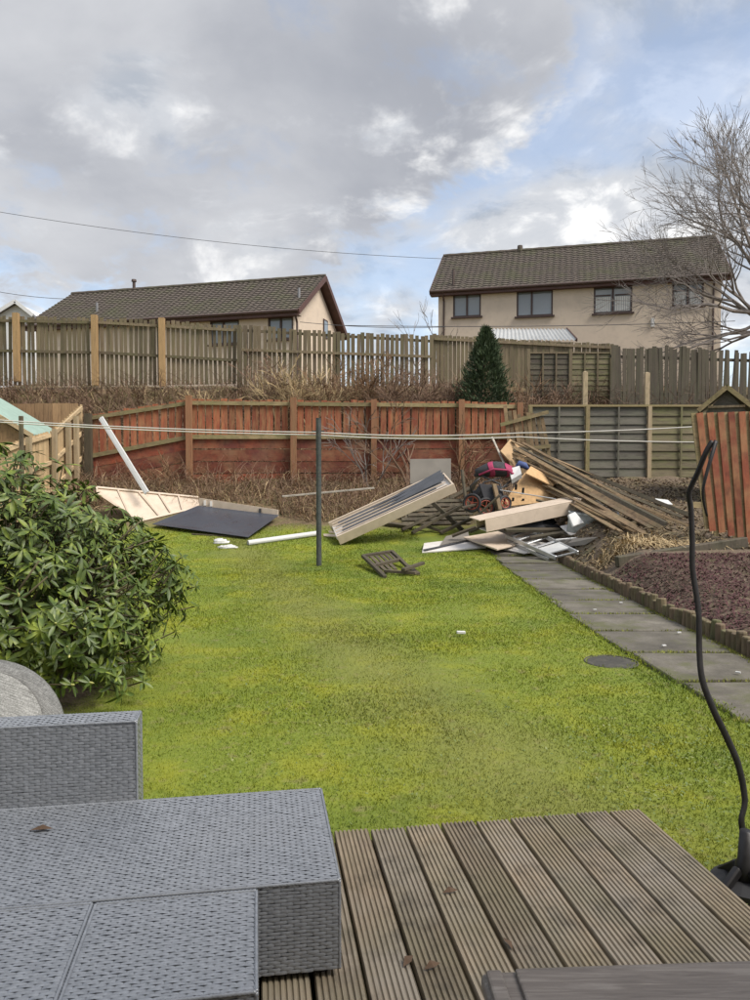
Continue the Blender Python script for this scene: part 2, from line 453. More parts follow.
def tag(o, label=None, cat=None, group=None, kind=None):
    if label: o['label'] = label
    if cat: o['category'] = cat
    if group: o['group'] = group
    if kind: o['kind'] = kind
    return o
def fast_mesh(name, verts, quads, mat, smooth=False):
    """verts (n,3), quads (m,4) arrays"""
    me = bpy.data.meshes.new(name); k = quads.shape[1]
    me.vertices.add(len(verts)); me.vertices.foreach_set('co', np.asarray(verts, dtype=np.float32).ravel())
    me.loops.add(quads.size); me.loops.foreach_set('vertex_index', quads.astype(np.int32).ravel())
    me.polygons.add(len(quads)); me.polygons.foreach_set('loop_start', np.arange(0, quads.size, k, dtype=np.int32))
    if smooth: me.polygons.foreach_set('use_smooth', [True] * len(quads))
    me.update(calc_edges=True); me.validate()
    me.materials.append(MATS[mat]); return me
UNIT = {}
def unit_box(mat, bev=0.0, key=''):
    """a 1 x 1 x 1 box standing on its base, shared between alike pieces"""
    k = (mat, key)
    if k not in UNIT:
        b = MB(); b.box((0, 0, .5), (1, 1, 1)); me = bpy.data.meshes.new('piece'); me.from_pydata(b.v, [], b.f); me.update()
        me.materials.append(MATS[mat]); UNIT[k] = me
    return UNIT[k]

# ================================================================== GROUND
def ground():
    xs = np.concatenate([[-600, -200, -80, -40, -22], np.arange(-16, 16.01, .25), [22, 40, 80, 200, 600]])
    ys = np.concatenate([[-200, -60, -20, -8], np.arange(-3, 27.01, .25), [30, 36, 45, 60, 100, 250, 1200]])
    X, Y = np.meshgrid(xs, ys); Z = hz(X, Y)
    amp = np.clip((Y - 17.2) / 3, 0, 1) * .14 + .01
    Zn = np.array([mnoise.noise(Vector((x * .9, y * .9, 0))) + .5 * mnoise.noise(Vector((x * 2.3, y * 2.3, 5))) for x, y in zip(X.ravel(), Y.ravel())]).reshape(X.shape)
    pathmask = ((X > 2.0) & (X < 3.4) & (Y < 15)) | (Y < 4)
    Z = Z + np.where(pathmask, 0, Zn * amp) - np.where((X > 2.1) & (X < 3.3) & (Y < 15), .03, 0)
    V = np.stack([X.ravel(), Y.ravel(), Z.ravel()], 1)
    nx = len(xs); q = []
    idx = np.arange(len(V)).reshape(X.shape)
    Q = np.stack([idx[:-1, :-1].ravel(), idx[:-1, 1:].ravel(), idx[1:, 1:].ravel(), idx[1:, :-1].ravel()], 1)
    tag(link('ground', fast_mesh('ground', V, Q, 'ground_mix', True), None), kind='structure')
ground()

def lawn_grass():
    n = 440000
    y = 2.3 + (17.2 - 2.3) * rng.random(n) ** 1.15
    x = (rng.random(n) * 2 - 1) * (y * .53 + .4)
    bound = np.array([mnoise.noise(Vector((a * .8, 3.3, 0))) for a in np.linspace(-10, 10, 400)])
    edge = 16.3 + .55 * np.interp(x, np.linspace(-10, 10, 400), bound)
    # deck footprint
    C = G(639, 808, .14); e = np.array([math.cos(R(9)), math.sin(R(9))])
    d = np.array([-math.sin(R(9)), math.cos(R(9))])
    rx, ry = x - C.x, y - C.y
    ind = ((rx * e[0] + ry * e[1]) < .0) & ((rx * d[0] + ry * d[1]) < 0.0)
    mc = G(611, 662)
    man = np.hypot(x - mc.x + .03, (y - mc.y)) < .19 + .03 * np.sin(9 * np.arctan2(y - mc.y, x - mc.x))
    soil = np.hypot((x + 2.85) / .9, (y - 5.1) / .85) + .25 * rng.random(len(x)) < 1.0 + .12 * np.sin(x * 9 + y * 5)
    pile = (x > .9) & (y > 14.2)
    keep = (y < edge) & (x < 2.24 + .33 * np.clip((7 - y) / 4, 0, 1) * .9 + .04 * np.sin(y * 7) * np.sin(y * 2.3) + rng.normal(0, .025, n)) & ~ind & ~man & ~soil & ~pile & (x > -7.4)
    right = (x > 1.2) & (y < 3.4)
    x, y = x[keep], y[keep]; n = len(x)
    z = hz(x, y)
    h = (.007 + .010 * rng.random(n)) * (1 + .03 * y); w = .0008 + .0006 * y
    tall = rng.random(n) < .012; h = np.where(tall, h * 1.8, h)
    a = rng.random(n) * math.pi * 2; lean = rng.normal(0, .55, (n, 2)) * h[:, None]
    dx, dy = np.cos(a) * w, np.sin(a) * w
    V = np.empty((n, 3, 3))
    V[:, 0] = np.stack([x - dx, y - dy, z - .004], 1); V[:, 1] = np.stack([x + dx, y + dy, z - .004], 1)
    V[:, 2] = np.stack([x + lean[:, 0], y + lean[:, 1], z + h], 1)
    o = link('lawn', fast_mesh('lawn', V.reshape(-1, 3), np.arange(n * 3).reshape(n, 3), 'lawn_grass'), None)
    tag(o, 'short mossy green lawn in front of the deck', 'lawn', kind='stuff')
lawn_grass()

def weeds():
    # clover and dry wisps in the rough strip beside the deck
    r = np.random.default_rng(31); n = 2600
    y = np.concatenate([r.uniform(2.5, 4.6, n // 2), r.uniform(2.9, 6, n - n // 2)]); x = np.concatenate([r.uniform(1.1, 2.4, n // 2), r.uniform(-1, 2.2, n - n // 2)])
    C = G(639, 808, .14); e = np.array([math.cos(R(9)), math.sin(R(9))]); d = np.array([-math.sin(R(9)), math.cos(R(9))])
    rx, ry = x - C.x, y - C.y; k = ~(((rx * e[0] + ry * e[1]) < .03) & ((rx * d[0] + ry * d[1]) < .03)); k &= np.hypot(x - G(611, 662).x, y - G(611, 662).y) > .25
    x, y = x[k], y[k]; n = len(x); z = .018 + .02 * r.random(n)
    a = r.random(n) * 6.3; s_ = .004 + .008 * r.random(n); t = r.normal(0, .45, n)
    ux, uy = np.cos(a) * s_, np.sin(a) * s_; vx, vy = -np.sin(a) * s_ * .7, np.cos(a) * s_ * .7
    V = np.empty((n, 4, 3))
    for i, (p, q) in enumerate(((-1, 0), (0, -1), (1, 0), (0, 1))):
        V[:, i] = np.stack([x + p * ux + q * vx, y + p * uy + q * vy, z + p * np.sin(t) * s_], 1)
    o = link('clover', fast_mesh('clover', V.reshape(-1, 3), np.arange(n * 4).reshape(n, 4), 'weed_leaf'), None)
    tag(o, 'small clover leaves scattered through the lawn by the deck', 'clover', kind='stuff')
m_leaf('weed_leaf', (.06, .10, .02), (.12, .165, .035), (.26, .26, .10), .6, 2.0, 40)
weeds()
def stems(name, label, cat, mat, pts_fn, n, length, width, curl, up=1.0, seed=1):
    r = np.random.default_rng(seed)
    x, y = pts_fn(r, n); n = len(x); z = hz(x, y) - .02
    L_ = length * (.45 + .8 * r.random(n)); az = r.random(n) * 2 * math.pi
    el = np.clip(r.normal(up, .35, n), .1, 1.5); S = 5
    p = np.stack([x, y, z], 1); V = np.empty((n, S, 2, 3))
    wa = az + math.pi / 2 + r.normal(0, .6, n)
    for k in range(S):
        ww = width * (1 - k / S * .8) * (.6 + .8 * r.random(n))
        off = np.stack([np.cos(wa) * ww, np.sin(wa) * ww, .3 * ww], 1)
        V[:, k, 0] = p - off; V[:, k, 1] = p + off
        st = L_ / (S - 1)
        p = p + np.stack([np.cos(el) * np.cos(az) * st, np.cos(el) * np.sin(az) * st, np.sin(el) * st], 1)
        el = el - curl * (.5 + r.random(n)); az = az + r.normal(0, .3, n)
    base = (np.arange(n) * S * 2)[:, None]
    Q = np.concatenate([base + np.array([[2 * k, 2 * k + 1, 2 * k + 3, 2 * k + 2]]) for k in range(S - 1)], 0)
    o = link(name, fast_mesh(name, V.reshape(-1, 3), Q, mat), None)
    return tag(o, label, cat, kind='stuff')
def bank_front(r, n):
    x = r.uniform(-8, 3.4, n); y = r.uniform(16.7, 19.9, n)
    keep = (y > 16.9 + .5 * np.sin(x * 1.7)) & ~((x > .5) & (y < 17.6)) & ~((x < -2.3) & (y < 17.9) & (x > -6.5))
    return x[keep], y[keep]
def bank_back(r, n):
    x = r.uniform(-13.5, 11, n); y = r.uniform(20.3, 23.9, n); return x, y
stems('dry_grass', 'straw coloured dead grass on the bank before the red fence', 'dry grass', 'straw', bank_front, 2200, .5, .009, .35, 1.0, 3)
stems('dead_bracken', 'brown dead bracken on the bank before the red fence', 'bracken', 'bracken', bank_front, 4200, .6, .009, .42, .9, 4)
stems('bank_brambles', 'dark thin bramble stems on the bank before the red fence', 'brambles', 'bramble', bank_front, 3800, .85, .006, .33, 1.1, 14)
stems('hillside_grass', 'dry straw grass on the slope behind the red fence', 'dry grass', 'straw', bank_back, 4000, .8, .010, .35, .9, 5)
stems('brambles', 'tangled brown brambles on the slope behind the red fence', 'brambles', 'bramble', bank_back, 15000, 1.15, .009, .33, 1.0, 6)
SLEEPER_Y = T(635, 556).y
def straw_patch(r, n):
    x = r.normal(4.2, .6, n); y = SLEEPER_Y + .34 + np.abs(r.normal(0, .38, n)); k = x > 3.4; return x[k], y[k]
stems('straw_heap', 'clump of yellow straw lying by the sleeper edging', 'straw', 'straw', straw_patch, 1300, .34, .008, .5, .6, 8)

SLEEPER_Y = T(635, 556).y
def soil_litter():
    n = 16000
    y = rng.uniform(SLEEPER_Y + .15, 19.2, n); x = rng.uniform(3.4, 11, n); z = hz(x, y) + .008
    a = rng.random(n) * 6.3; l = .012 + .03 * rng.random(n); w = .008 + .014 * rng.random(n); t = rng.normal(0, .5, n)
    ux, uy = np.cos(a) * l, np.sin(a) * l; vx, vy = -np.sin(a) * w, np.cos(a) * w; uz = np.sin(t) * l
    V = np.empty((n, 4, 3))
    for i, (p, q) in enumerate(((-1, -1), (1, -1), (1, 1), (-1, 1))):
        V[:, i] = np.stack([x + p * ux + q * vx, y + p * uy + q * vy, z + p * uz + .012 * abs(p)], 1)
    o = link('leaf_litter', fast_mesh('leaf_litter', V.reshape(-1, 3), np.arange(n * 4).reshape(n, 4), 'litter_mix'), None)
    tag(o, 'brown leaf litter over the bare soil before the grey fence', 'leaf litter', kind='stuff')
def bed_mulch():
    n = 75000
    y = rng.uniform(5, 12.0, n); x = rng.uniform(3.32, 9.5, n); keep = (x < y * .56 + 2.5) & (y < SLEEPER_Y - .1)
    x, y = x[keep], y[keep]; n = len(x); z = hz(x, y) + .006
    a = rng.random(n) * 6.3; l = .006 + .02 * rng.random(n); w = .003 + .007 * rng.random(n); t = rng.normal(0, .5, n)
    ux, uy = np.cos(a) * l, np.sin(a) * l; vx, vy = -np.sin(a) * w, np.cos(a) * w; uz = np.sin(t) * l
    V = np.empty((n, 4, 3))
    for i, (p, q) in enumerate(((-1, -1), (1, -1), (1, 1), (-1, 1))):
        V[:, i] = np.stack([x + p * ux + q * vx, y + p * uy + q * vy, z + p * uz + .006 * abs(p)], 1)
    o = link('bark_mulch', fast_mesh('bark_mulch', V.reshape(-1, 3), np.arange(n * 4).reshape(n, 4), 'mulch_red'), None)
    tag(o, 'reddish brown bark mulch in the bed behind the log edging', 'mulch', kind='stuff')
bed_mulch(); soil_litter()

# path of concrete slabs
def m_slab():
    m = new_mat('slab_concrete'); s = NT(m); v = s.coord((1, 1, 1)); w = s.coord((1, 1, 1), world=True)
    n = s.noise(v, 3, 6, .65); f = s.noise(w, 55, 4, .7)
    col = s.ramp(n, [(.3, (.07, .062, .05)), (.5, (.125, .112, .09)), (.7, (.19, .172, .142))])
    col = s.mix(1.0, col, s.ramp(s.rnd(), [(0, .68), (1, 1.15)]), 'MULTIPLY')
    col = s.mix(s.ramp(f, [(.45, 0), (.7, .6)]), col, (.08, .075, .062))
    col = s.mix(s.ramp(s.noise(w, 2.4, 5, .7), [(.5, 0), (.64, .75)]), col, (.09, .095, .035))
    s.base(col); s.rough(.88); s.bump(f, .5, .006)
m_slab()
def path():
    root = empty('path', (2.75, 9, 0)); tag(root, kind='structure')
    y = 3.0; r = random.Random(5)
    ln = .9
    while y < 14.6:
        xl = 2.2 + .34 * max(0, (7 - y)) / 4 * .9
        b = MB(); z = .004 + float(hz(2.7, y + .45)) + r.uniform(-.007, .007)
        y1 = y + ln - .055
        b.plate([(xl, y, z), (3.19, y + r.uniform(-.02, .02), z), (3.19, y1, z + r.uniform(-.005, .005)), (xl - .04, y1, z)], .06)
        b.build('slab', 'slab_concrete', root, bevel=.008)
        y += ln
path()
def path_moss():
    r = np.random.default_rng(5); pts = []
    y = 3.0
    while y < 14.2:
        k = 150; pts.append(np.stack([r.uniform(2.2, 3.18, k), y - .03 + r.normal(0, .012, k)], 1)); y += .9
    k = 2600; yy = r.uniform(4, 13.5, k); pts.append(np.stack([3.19 - np.abs(r.normal(0, .035, k)), yy], 1))
    p = np.concatenate(pts); keep = np.array([mnoise.noise(Vector((a * 1.6, b * 1.6, 3))) > -.12 for a, b in p]); p = p[keep]; n = len(p)
    z = hz(p[:, 0], p[:, 1]) + .004; a = r.random(n) * 6.3; h = .008 + .018 * r.random(n); w = .006
    V = np.stack([np.stack([p[:, 0] - np.cos(a) * w, p[:, 1] - np.sin(a) * w, z - .01], 1), np.stack([p[:, 0] + np.cos(a) * w, p[:, 1] + np.sin(a) * w, z - .01], 1), np.stack([p[:, 0] + r.normal(0, .008, n), p[:, 1] + r.normal(0, .008, n), z + h], 1)], 1)
    tag(link('path_moss', fast_mesh('path_moss', V.reshape(-1, 3), np.arange(n * 3).reshape(n, 3), 'moss_clump'), None), 'moss and grass tufts in the path joints', 'moss', kind='stuff')
path_moss()
# log roll edging
def log_edging():
    pts = [G(558, 567, .0), G(600, 588), G(640, 607), G(690, 634), G(718, 647), G(750, 662), G(800, 690)]
    root = empty('log_edging', on(3.25, 9)); tag(root, 'row of short upright logs edging the red mulch bed', 'edging')
    b = MB(); n = 9
    b.tube([(0, 0, -.06), (0, 0, .15), (0, 0, .16)], [.05, .05, .043], n); me = bpy.data.meshes.new('log'); me.from_pydata(b.v, [], b.f); me.update()
    me.materials.append(MATS['log_wood']); r = random.Random(3)
    y = 4.6
    while y < 13.2:
        x = 3.25 + .02 * math.sin(y * 2.1)
        sc = r.uniform(.8, 1.0)
        inst(me, 'log', (x, y, .0), (r.uniform(-.06, .06), r.uniform(-.08, .08), r.random() * 6), (sc, sc, r.uniform(.72, 1.12)), root)
        y += .102
log_edging()
def drain():
    c = G(611, 662); root = empty('drain_cover', (c.x, c.y, 0)); tag(root, 'dark round-ended drain cover sunk in the lawn', 'drain cover')
    b = MB(); n = 28
    b.tube([(c.x, c.y, -.02), (c.x, c.y, .002), (c.x, c.y, .005)], [.20, .20, .19], n); b.build('lid', 'drain_cover', root)
    b = MB(); b.torus((c.x, c.y, .0), (0, 0, 1), .215, .008, 28, 6); b.build('rim', 'drain_cover', root)
drain()
def paper_bits():
    r = random.Random(2)
    c = G(461, 636); b = MB(); b.box((c.x, c.y, .035), (.085, .03, .026), Euler((.1, .05, .1)).to_matrix())
    tag(b.build('litter', 'paper', bevel=.004), 'small white scrap lying alone in the middle of the lawn', 'litter')
    c = T(663, 505, 0.02); b = MB()
    q = [c + Vector((-.14, -.16, .04)), c + Vector((.13, -.18, .02)), c + Vector((.16, .15, .10)), c + Vector((-.10, .17, .13))]
    b.plate(q, .012); tag(b.build('paper_sheet', 'paper'), 'white sheet on bare soil before the grey panel fence', 'sheet')
    lab = ['white crumb on the path nearest the clearing', 'white flake on path beside the logs', 'white scrap on path near the mulch bed', 'white chip on the path close to the lawn edge', 'white fleck on nearest path slab']
    for (px, py), l in zip([(595, 610), (621, 603), (679, 633), (664, 646), (738, 673)], lab):
        c = G(px, py, .02); b = MB(); a = r.random() * 3
        b.box(c + Vector((0, 0, .006)), (.036, .02, .01), Euler((0, 0, a)).to_matrix()); tag(b.build('litter', 'paper'), l, 'litter', 'white scraps on the path')
paper_bits()

# ================================================================== DECK
DA = R(9); DE = Vector((math.cos(DA), math.sin(DA), 0)); DD = Vector((-math.sin(DA), math.cos(DA), 0)); DZ = .14
DC = G(639, 808, DZ)
def fr(a, b, z=0):          # deck frame: a across (right +), b along boards (away +), from the far right corner
    return Vector((DC.x, DC.y, 0)) + DE * a + DD * b + Vector((0, 0, z))
def deck():
    root = empty('deck', fr(-1.5, -1.6, 0), DA); tag(root, 'weathered grooved timber deck under the grey rattan seats', 'deck')
    pitch, w, L_ = .1485, .1385, 3.5
    pr = []; ng = 8; gw = w / ng
    for i in range(ng):
        x0 = -w / 2 + i * gw
        pr += [(x0 + gw * .02, -.007), (x0 + gw * .2, 0), (x0 + gw * .70, 0), (x0 + gw * .88, -.007)]
    pr = [(-w / 2, -.028)] + [(-w / 2, -.004)] + pr + [(w / 2, -.004), (w / 2, -.028)]
    k = len(pr); v = [(x, 0, z) for x, z in pr] + [(x, -L_, z) for x, z in pr]
    f = [(i, i + 1, i + 1 + k, i + k) for i in range(k - 1)] + [(k - 1, 0, k, 2 * k - 1)] + [tuple(range(k - 1, -1, -1)), tuple(range(k, 2 * k))]
    me = bpy.data.meshes.new('board'); me.from_pydata(v, [], f); me.update(); me.materials.append(MATS['deck_board'])
    r = random.Random(9)
    for i in range(24):
        inst(me, 'board', fr(-w / 2 - i * pitch + r.uniform(-.002, .002), r.uniform(-.012, .006), DZ + r.uniform(-.0015, .0015)), (0, 0, DA + r.uniform(-.001, .001)), (1, 1, 1), root)
    b = MB(); rot = Matrix.Rotation(DA, 3, 'Z')
    b.box(fr(-1.8, -.05, .055), (3.5, .045, .10), rot); b.build('joist', 'timber_dark', root)
    b = MB(); b.box(fr(-.03, -1.75, .055), (.045, 3.3, .10), rot); b.build('joist', 'timber_dark', root)
    for yy in (-.6, -1.2, -1.8, -2.4):
        b = MB(); b.box(fr(-1.8, yy, .055), (3.4, .045, .095), rot); b.build('joist', 'timber_dark', root)
deck()

# ---- rattan furniture
def weave(b, o, u, v, n, ul, vl, row=.0105, seg=.037, hgt=.0022):
    wr = random.Random(int(ul * 1000 + vl * 77))
    nr = max(1, int(round(vl / row))); rw = vl / nr
    for i in range(nr):
        s0 = -(seg / 2 if i % 2 else 0); x = s0
        while x < ul - 1e-6:
            a, c = max(0, x), min(ul, x + seg)
            if c - a > .004:
                y0, y1 = i * rw + rw * .005 + wr.gauss(0, .0005), (i + 1) * rw - rw * .005 + wr.gauss(0, .0005)
                pts = []; kh = wr.uniform(.6, 1.35); sag = .0035 * mnoise.noise((o + u * a + v * y0) * 3.0); tl = wr.gauss(0, .0004)
                for t, h in ((0, -.1), (.16, .7), (.5, 1), (.84, .7), (1, -.1)):
                    p = o + u * (a + (c - a) * t) + n * (h * hgt * kh + sag + tl * (t - .5))
                    pts += [p + v * y0 - n * .0006, p + v * (y0 + y1) / 2 + n * .0008, p + v * y1 - n * .0006]
                b.add(pts, [(j * 3 + q, j * 3 + 3 + q, j * 3 + 4 + q, j * 3 + 1 + q) for j in range(4) for q in range(2)])
            x += seg
def rattan_block(name, root, a0, a1, b0, b1, z0, z1, sides=('top', 'front', 'right')):
    """block in the deck frame with woven strands on the faces in view"""
    core = MB(); c = (fr(a0, b0, z0) + fr(a1, b1, z1)) / 2
    core.box(c, (a1 - a0 - .006, b1 - b0 - .006, z1 - z0 - .006), Matrix.Rotation(DA, 3, 'Z'))
    cobj = core.build(name, 'rattan_core', root)
    up = Vector((0, 0, 1)); w = MB()
    if 'top' in sides: weave(w, fr(a0, b0, z1), DE, DD, up, a1 - a0, b1 - b0)
    if 'front' in sides: weave(w, fr(a0, b0, z0), DE, up, -DD, a1 - a0, z1 - z0)
    if 'right' in sides: weave(w, fr(a1, b0, z0), DD, up, DE, b1 - b0, z1 - z0)
    if 'left' in sides: weave(w, fr(a0, b1, z0), -DD, up, -DE, b1 - b0, z1 - z0)
    if 'back' in sides: weave(w, fr(a1, b1, z0), -DE, up, DD, a1 - a0, z1 - z0)
    wo = w.build('weave', 'rattan', cobj, smooth=True); wo['kind'] = 'stuff'
    # rounded corner strands along the edges
    e = MB(); rr = .006
    for (p, q) in ((fr(a0, b0, z1), fr(a1, b0, z1)), (fr(a1, b0, z1), fr(a1, b1, z1)), (fr(a0, b1, z1), fr(a1, b1, z1)), (fr(a1, b0, z0), fr(a1, b0, z1)), (fr(a1, b1, z0), fr(a1, b1, z1)), (fr(a0, b0, z1), fr(a0, b1, z1)), (fr(a0, b0, z0), fr(a0, b0, z1))):
        nn = max(2, int((q - p).length / .0105) * 2)
        e.tube([p + (q - p) * i / nn for i in range(nn + 1)], [rr if i % 2 else rr * .72 for i in range(nn + 1)], 6)
    e.build('edge_strand', 'rattan', cobj, smooth=True)
    return cobj
def loc_of(px, py, z):
    p = G(px, py, z); d = p - Vector((DC.x, DC.y, 0)); return d.dot(DE), d.dot(DD)
def furniture():
    ZT = DZ + .285
    ar, bf = loc_of(322, 789, ZT); ar2, bn = loc_of(338, 880, ZT); ar = (ar + ar2) / 2
    root = empty('rattan_sofa', fr(ar - .9, (bf + bn) / 2, DZ), DA)
    tag(root, 'grey woven rattan sofa with low backrest, its seat bare of cushions', 'sofa')
    rattan_block('seat', root, ar - 2.0, ar, bn, bf, DZ + .025, ZT, ('top', 'front', 'right', 'back'))
    ab, _ = loc_of(137, 801, ZT)
    zb = P(135, 722, fr(ab, bf).y).z
    rattan_block('backrest', root, ar - 2.0, ab, bf + .006, bf + .115, DZ + .025, zb, ('top', 'front', 'right', 'back'))
    for a in (ar - .05, ar - 1.95):
        for b_ in (bn + .05, bf - .05):
            m = MB(); m.tube([fr(a, b_, DZ), fr(a, b_, DZ + .035)], .022, 10); m.build('leg', 'black_plastic', root)
    # stools
    s0, sfar = loc_of(255, 882, ZT); s1, snear = loc_of(258, 990, ZT); sl, _ = loc_of(97, 895, ZT); s0 = (s0 + s1) / 2
    def stool(a0, a1, bb0, bb1, lab, zt):
        r_ = empty('rattan_footstool', fr((a0 + a1) / 2, (bb0 + bb1) / 2, DZ), DA)
        tag(r_, lab, 'footstool', 'rattan footstools')
        rattan_block('seat', r_, a0, a1, bb0, bb1, DZ + .025, zt, ('top', 'front', 'right', 'left'))
        for a in (a0 + .05, a1 - .05):
            for b_ in (bb0 + .05, bb1 - .05):
                m = MB(); m.tube([fr(a, b_, DZ), fr(a, b_, DZ + .035)], .02, 10); m.build('leg', 'black_plastic', r_)
    stool(sl + .004, s0, snear, bn - .012, 'square grey rattan footstool pushed against the sofa seat, nearest the bare deck', ZT - .004)
    stool(sl - .62, sl - .006, snear - .12, bn - .010, 'grey rattan footstool in the photo\'s bottom left corner', ZT - .002)
    # a dead leaf on the seat
    p = G(41, 830, ZT + .006); b = MB()
    for (dx, dz) in ((0, 0),):
        b.add([p + Vector((-.035, -.006, .002)), p + Vector((0, -.014, .008)), p + Vector((.04, .002, .004)), p + Vector((.0, .014, .012))], [(0, 1, 3), (1, 2, 3)])
    tag(b.build('dead_leaf', 'leaf_brown'), 'brown curled leaf lying on the rattan sofa seat', 'leaf')
furniture()
def deck_leaves():
    labs = ['dry brown leaf on the deck beside the sofa end', 'curled dead leaf on the deck nearest the storage box', 'small dark leaf caught in the middle of the deck', 'brown leaf on the deck near its far edge']
    for (px, py), l in zip([(408, 962), (432, 967), (508, 944), (450, 892)], labs):
        p = G(px, py, DZ + .004); b = MB(); a = random.random() * 3; s_ = Vector((math.cos(a), math.sin(a), 0)); t_ = Vector((-s_.y, s_.x, 0))
        b.add([p - s_ * .028, p - t_ * .012 + Vector((0, 0, .006)), p + s_ * .03 + Vector((0, 0, .004)), p + t_ * .012 + Vector((0, 0, .014))], [(0, 1, 3), (1, 2, 3)])
        tag(b.build('dead_leaf', 'leaf_brown'), l, 'leaf', 'dead leaves on the deck')
deck_leaves()

# storage box at bottom right
def storage_box():
    zt = .60; pl = G(480, 968, zt); pr_ = G(750, 959, zt)
    d = (pr_ - pl).normalized(); n = Vector((d.y, -d.x, 0)); L_, W = 1.15, .52
    ang = math.atan2(d.y, d.x)
    c = pl + d * L_ / 2 + n * W / 2
    root = empty('storage_box', (c.x, c.y, DZ), ang); tag(root, 'dark brown wood grain plastic storage box on the deck', 'storage box')
    rot = Matrix.Rotation(ang, 3, 'Z')
    m = MB(); m.box(c + Vector((0, 0, (zt - .04 + DZ) / 2 - c.z)), (L_ - .04, W - .04, zt - .045 - DZ), rot)
    m.build('body', 'lid_plastic_wood', root, bevel=.012, segs=2)
    lid = MB(); cz = c.copy(); cz.z = zt - .024
    lid.box(cz, (L_, W, .04), rot); lo = lid.build('lid', 'lid_plastic_wood', root, bevel=.014, segs=3)
    for k in range(4):   # raised planks of the lid
        m = MB(); q = c - n * (W / 2 - .012 - .124 * k - .06); q = c + n * (-W / 2 + .012 + .0595 + .124 * k); q.z = zt + .001
        m.box(q + d * .03, (L_ - .075, .119, .012), rot); m.build('plank', 'lid_plastic_wood', lo, bevel=.005, segs=2)
    m = MB(); q = pl + d * .024 + n * W / 2; q.z = zt + .001
    m.box(q, (.032, W - .03, .014), rot); m.build('end_cap', 'lid_plastic_wood', lo, bevel=.006, segs=2)
storage_box()

# ================================================================== FENCES
def lerp_tab(tab, x): return float(np.interp(x, [t[0] for t in tab], [t[1] for t in tab]))
def picket(me_mat, name, x, y, z0, z1, w, t, root, rz=0, ry=0, rx=0):
    return inst(unit_box(me_mat), name, (x, y, z0), (rx, ry, rz), (w, t, z1 - z0), root)
def run_pickets(root, mat, px0, px1, Y, top, bot, pitch, w, t, r, ragged=.02, lean=.01, skip=0, dy=0):
    x = P(px0, 400, Y).x; x1 = P(px1, 400, Y).x
    while x < x1:
        if r.random() >= skip:
            px = CX + F * x / Y
            z1 = P(CX, lerp_tab(top, px), Y).z + r.uniform(-ragged, ragged); z0 = P(CX, lerp_tab(bot, px), Y).z
            picket(mat, 'picket', x, Y + dy, z0, z1, w * r.uniform(.88, 1.08), t, root, 0, r.gauss(0, lean), r.gauss(0, .008))
        x += pitch * r.uniform(.94, 1.06)
def rail(root, mat, px0, py0, px1, py1, Y, w=.05, h=.085, dy=0, name='rail'):
    b = MB(); b.beam(P(px0, py0, Y) + Vector((0, dy, 0)), P(px1, py1, Y) + Vector((0, dy, 0)), w, h); return b.build(name, mat, root)
def post(root, mat, px, py0, py1, Y, w=.11, dy=0, lean=0):
    p0, p1 = P(px, py0, Y), P(px, py1, Y)
    return picket(mat, 'post', p1.x, Y + dy, p0.z, p1.z, w, w, root, 0, lean)

def upper_left_fence():
    r = random.Random(21); Y = 24.0
    root = empty('picket_fence', on(-7, Y)); tag(root, 'weathered grey picket fence with three new orange posts atop the slope', 'fence')
    top = [(-40, 315), (0, 316), (96, 318), (163, 320), (240, 326)]; bot = [(-40, 386), (100, 386), (240, 384)]
    run_pickets(root, 'fence_grey', -45, 243, Y, top, bot, .148, .108, .022, r, .03, .012)
    for a, b_ in ((2, 4), (32, 34)):
        rail(root, 'fence_grey', -45, 316 + b_, 96, 319 + b_, Y, dy=-.06); rail(root, 'fence_grey', 96, 318.6 + b_, 243, 327 + b_, Y, dy=-.06)
    for px, t, bt in ((18, 314, 382), (96, 316, 386), (163, 319, 387)):
        post(root, 'post_new', px, bt, t, Y, .17, dy=-.14)
    post(root, 'fence_grey', 240, 388, 326, Y, .13, dy=-.14)
upper_left_fence()
def upper_mid_fence():
    r = random.Random(22); Y = 25.0
    root = empty('picket_fence', on(0, Y)); tag(root, 'grey picket fence above the brambles between the two houses', 'fence')
    top = [(240, 325), (350, 333), (440, 336), (480, 338)]; bot = [(240, 390), (350, 392), (480, 392)]
    run_pickets(root, 'fence_grey', 241, 432, Y, top, bot, .162, .122, .022, r, .03, .01)
    rail(root, 'fence_grey', 241, 350, 432, 357, Y, dy=-.06); rail(root, 'fence_grey', 241, 330, 432, 341, Y, dy=.05)
    for px in (245, 335, 425): post(root, 'fence_grey', px, 380, lerp_tab(top, px) + 1, Y, .13, dy=.1)
upper_mid_fence()
def upper_right_top_fence():
    r = random.Random(23); Y = 25.2
    root = empty('picket_fence', on(4.5, Y)); tag(root, 'brown close picket fence below the lean-to roof, behind the lattice panels', 'fence')
    top = [(430, 334), (520, 340), (612, 344)]; bot = [(430, 385), (612, 390)]
    run_pickets(root, 'fence_grey', 434, 612, Y, top, bot, .135, .118, .022, r, .02, .006)
    rail(root, 'fence_grey', 434, 339, 612, 348, Y, dy=-.06)
    for px in (440, 525, 608): post(root, 'fence_grey', px, 395, lerp_tab(top, px) + 2, Y, .12, dy=.1)
upper_right_top_fence()
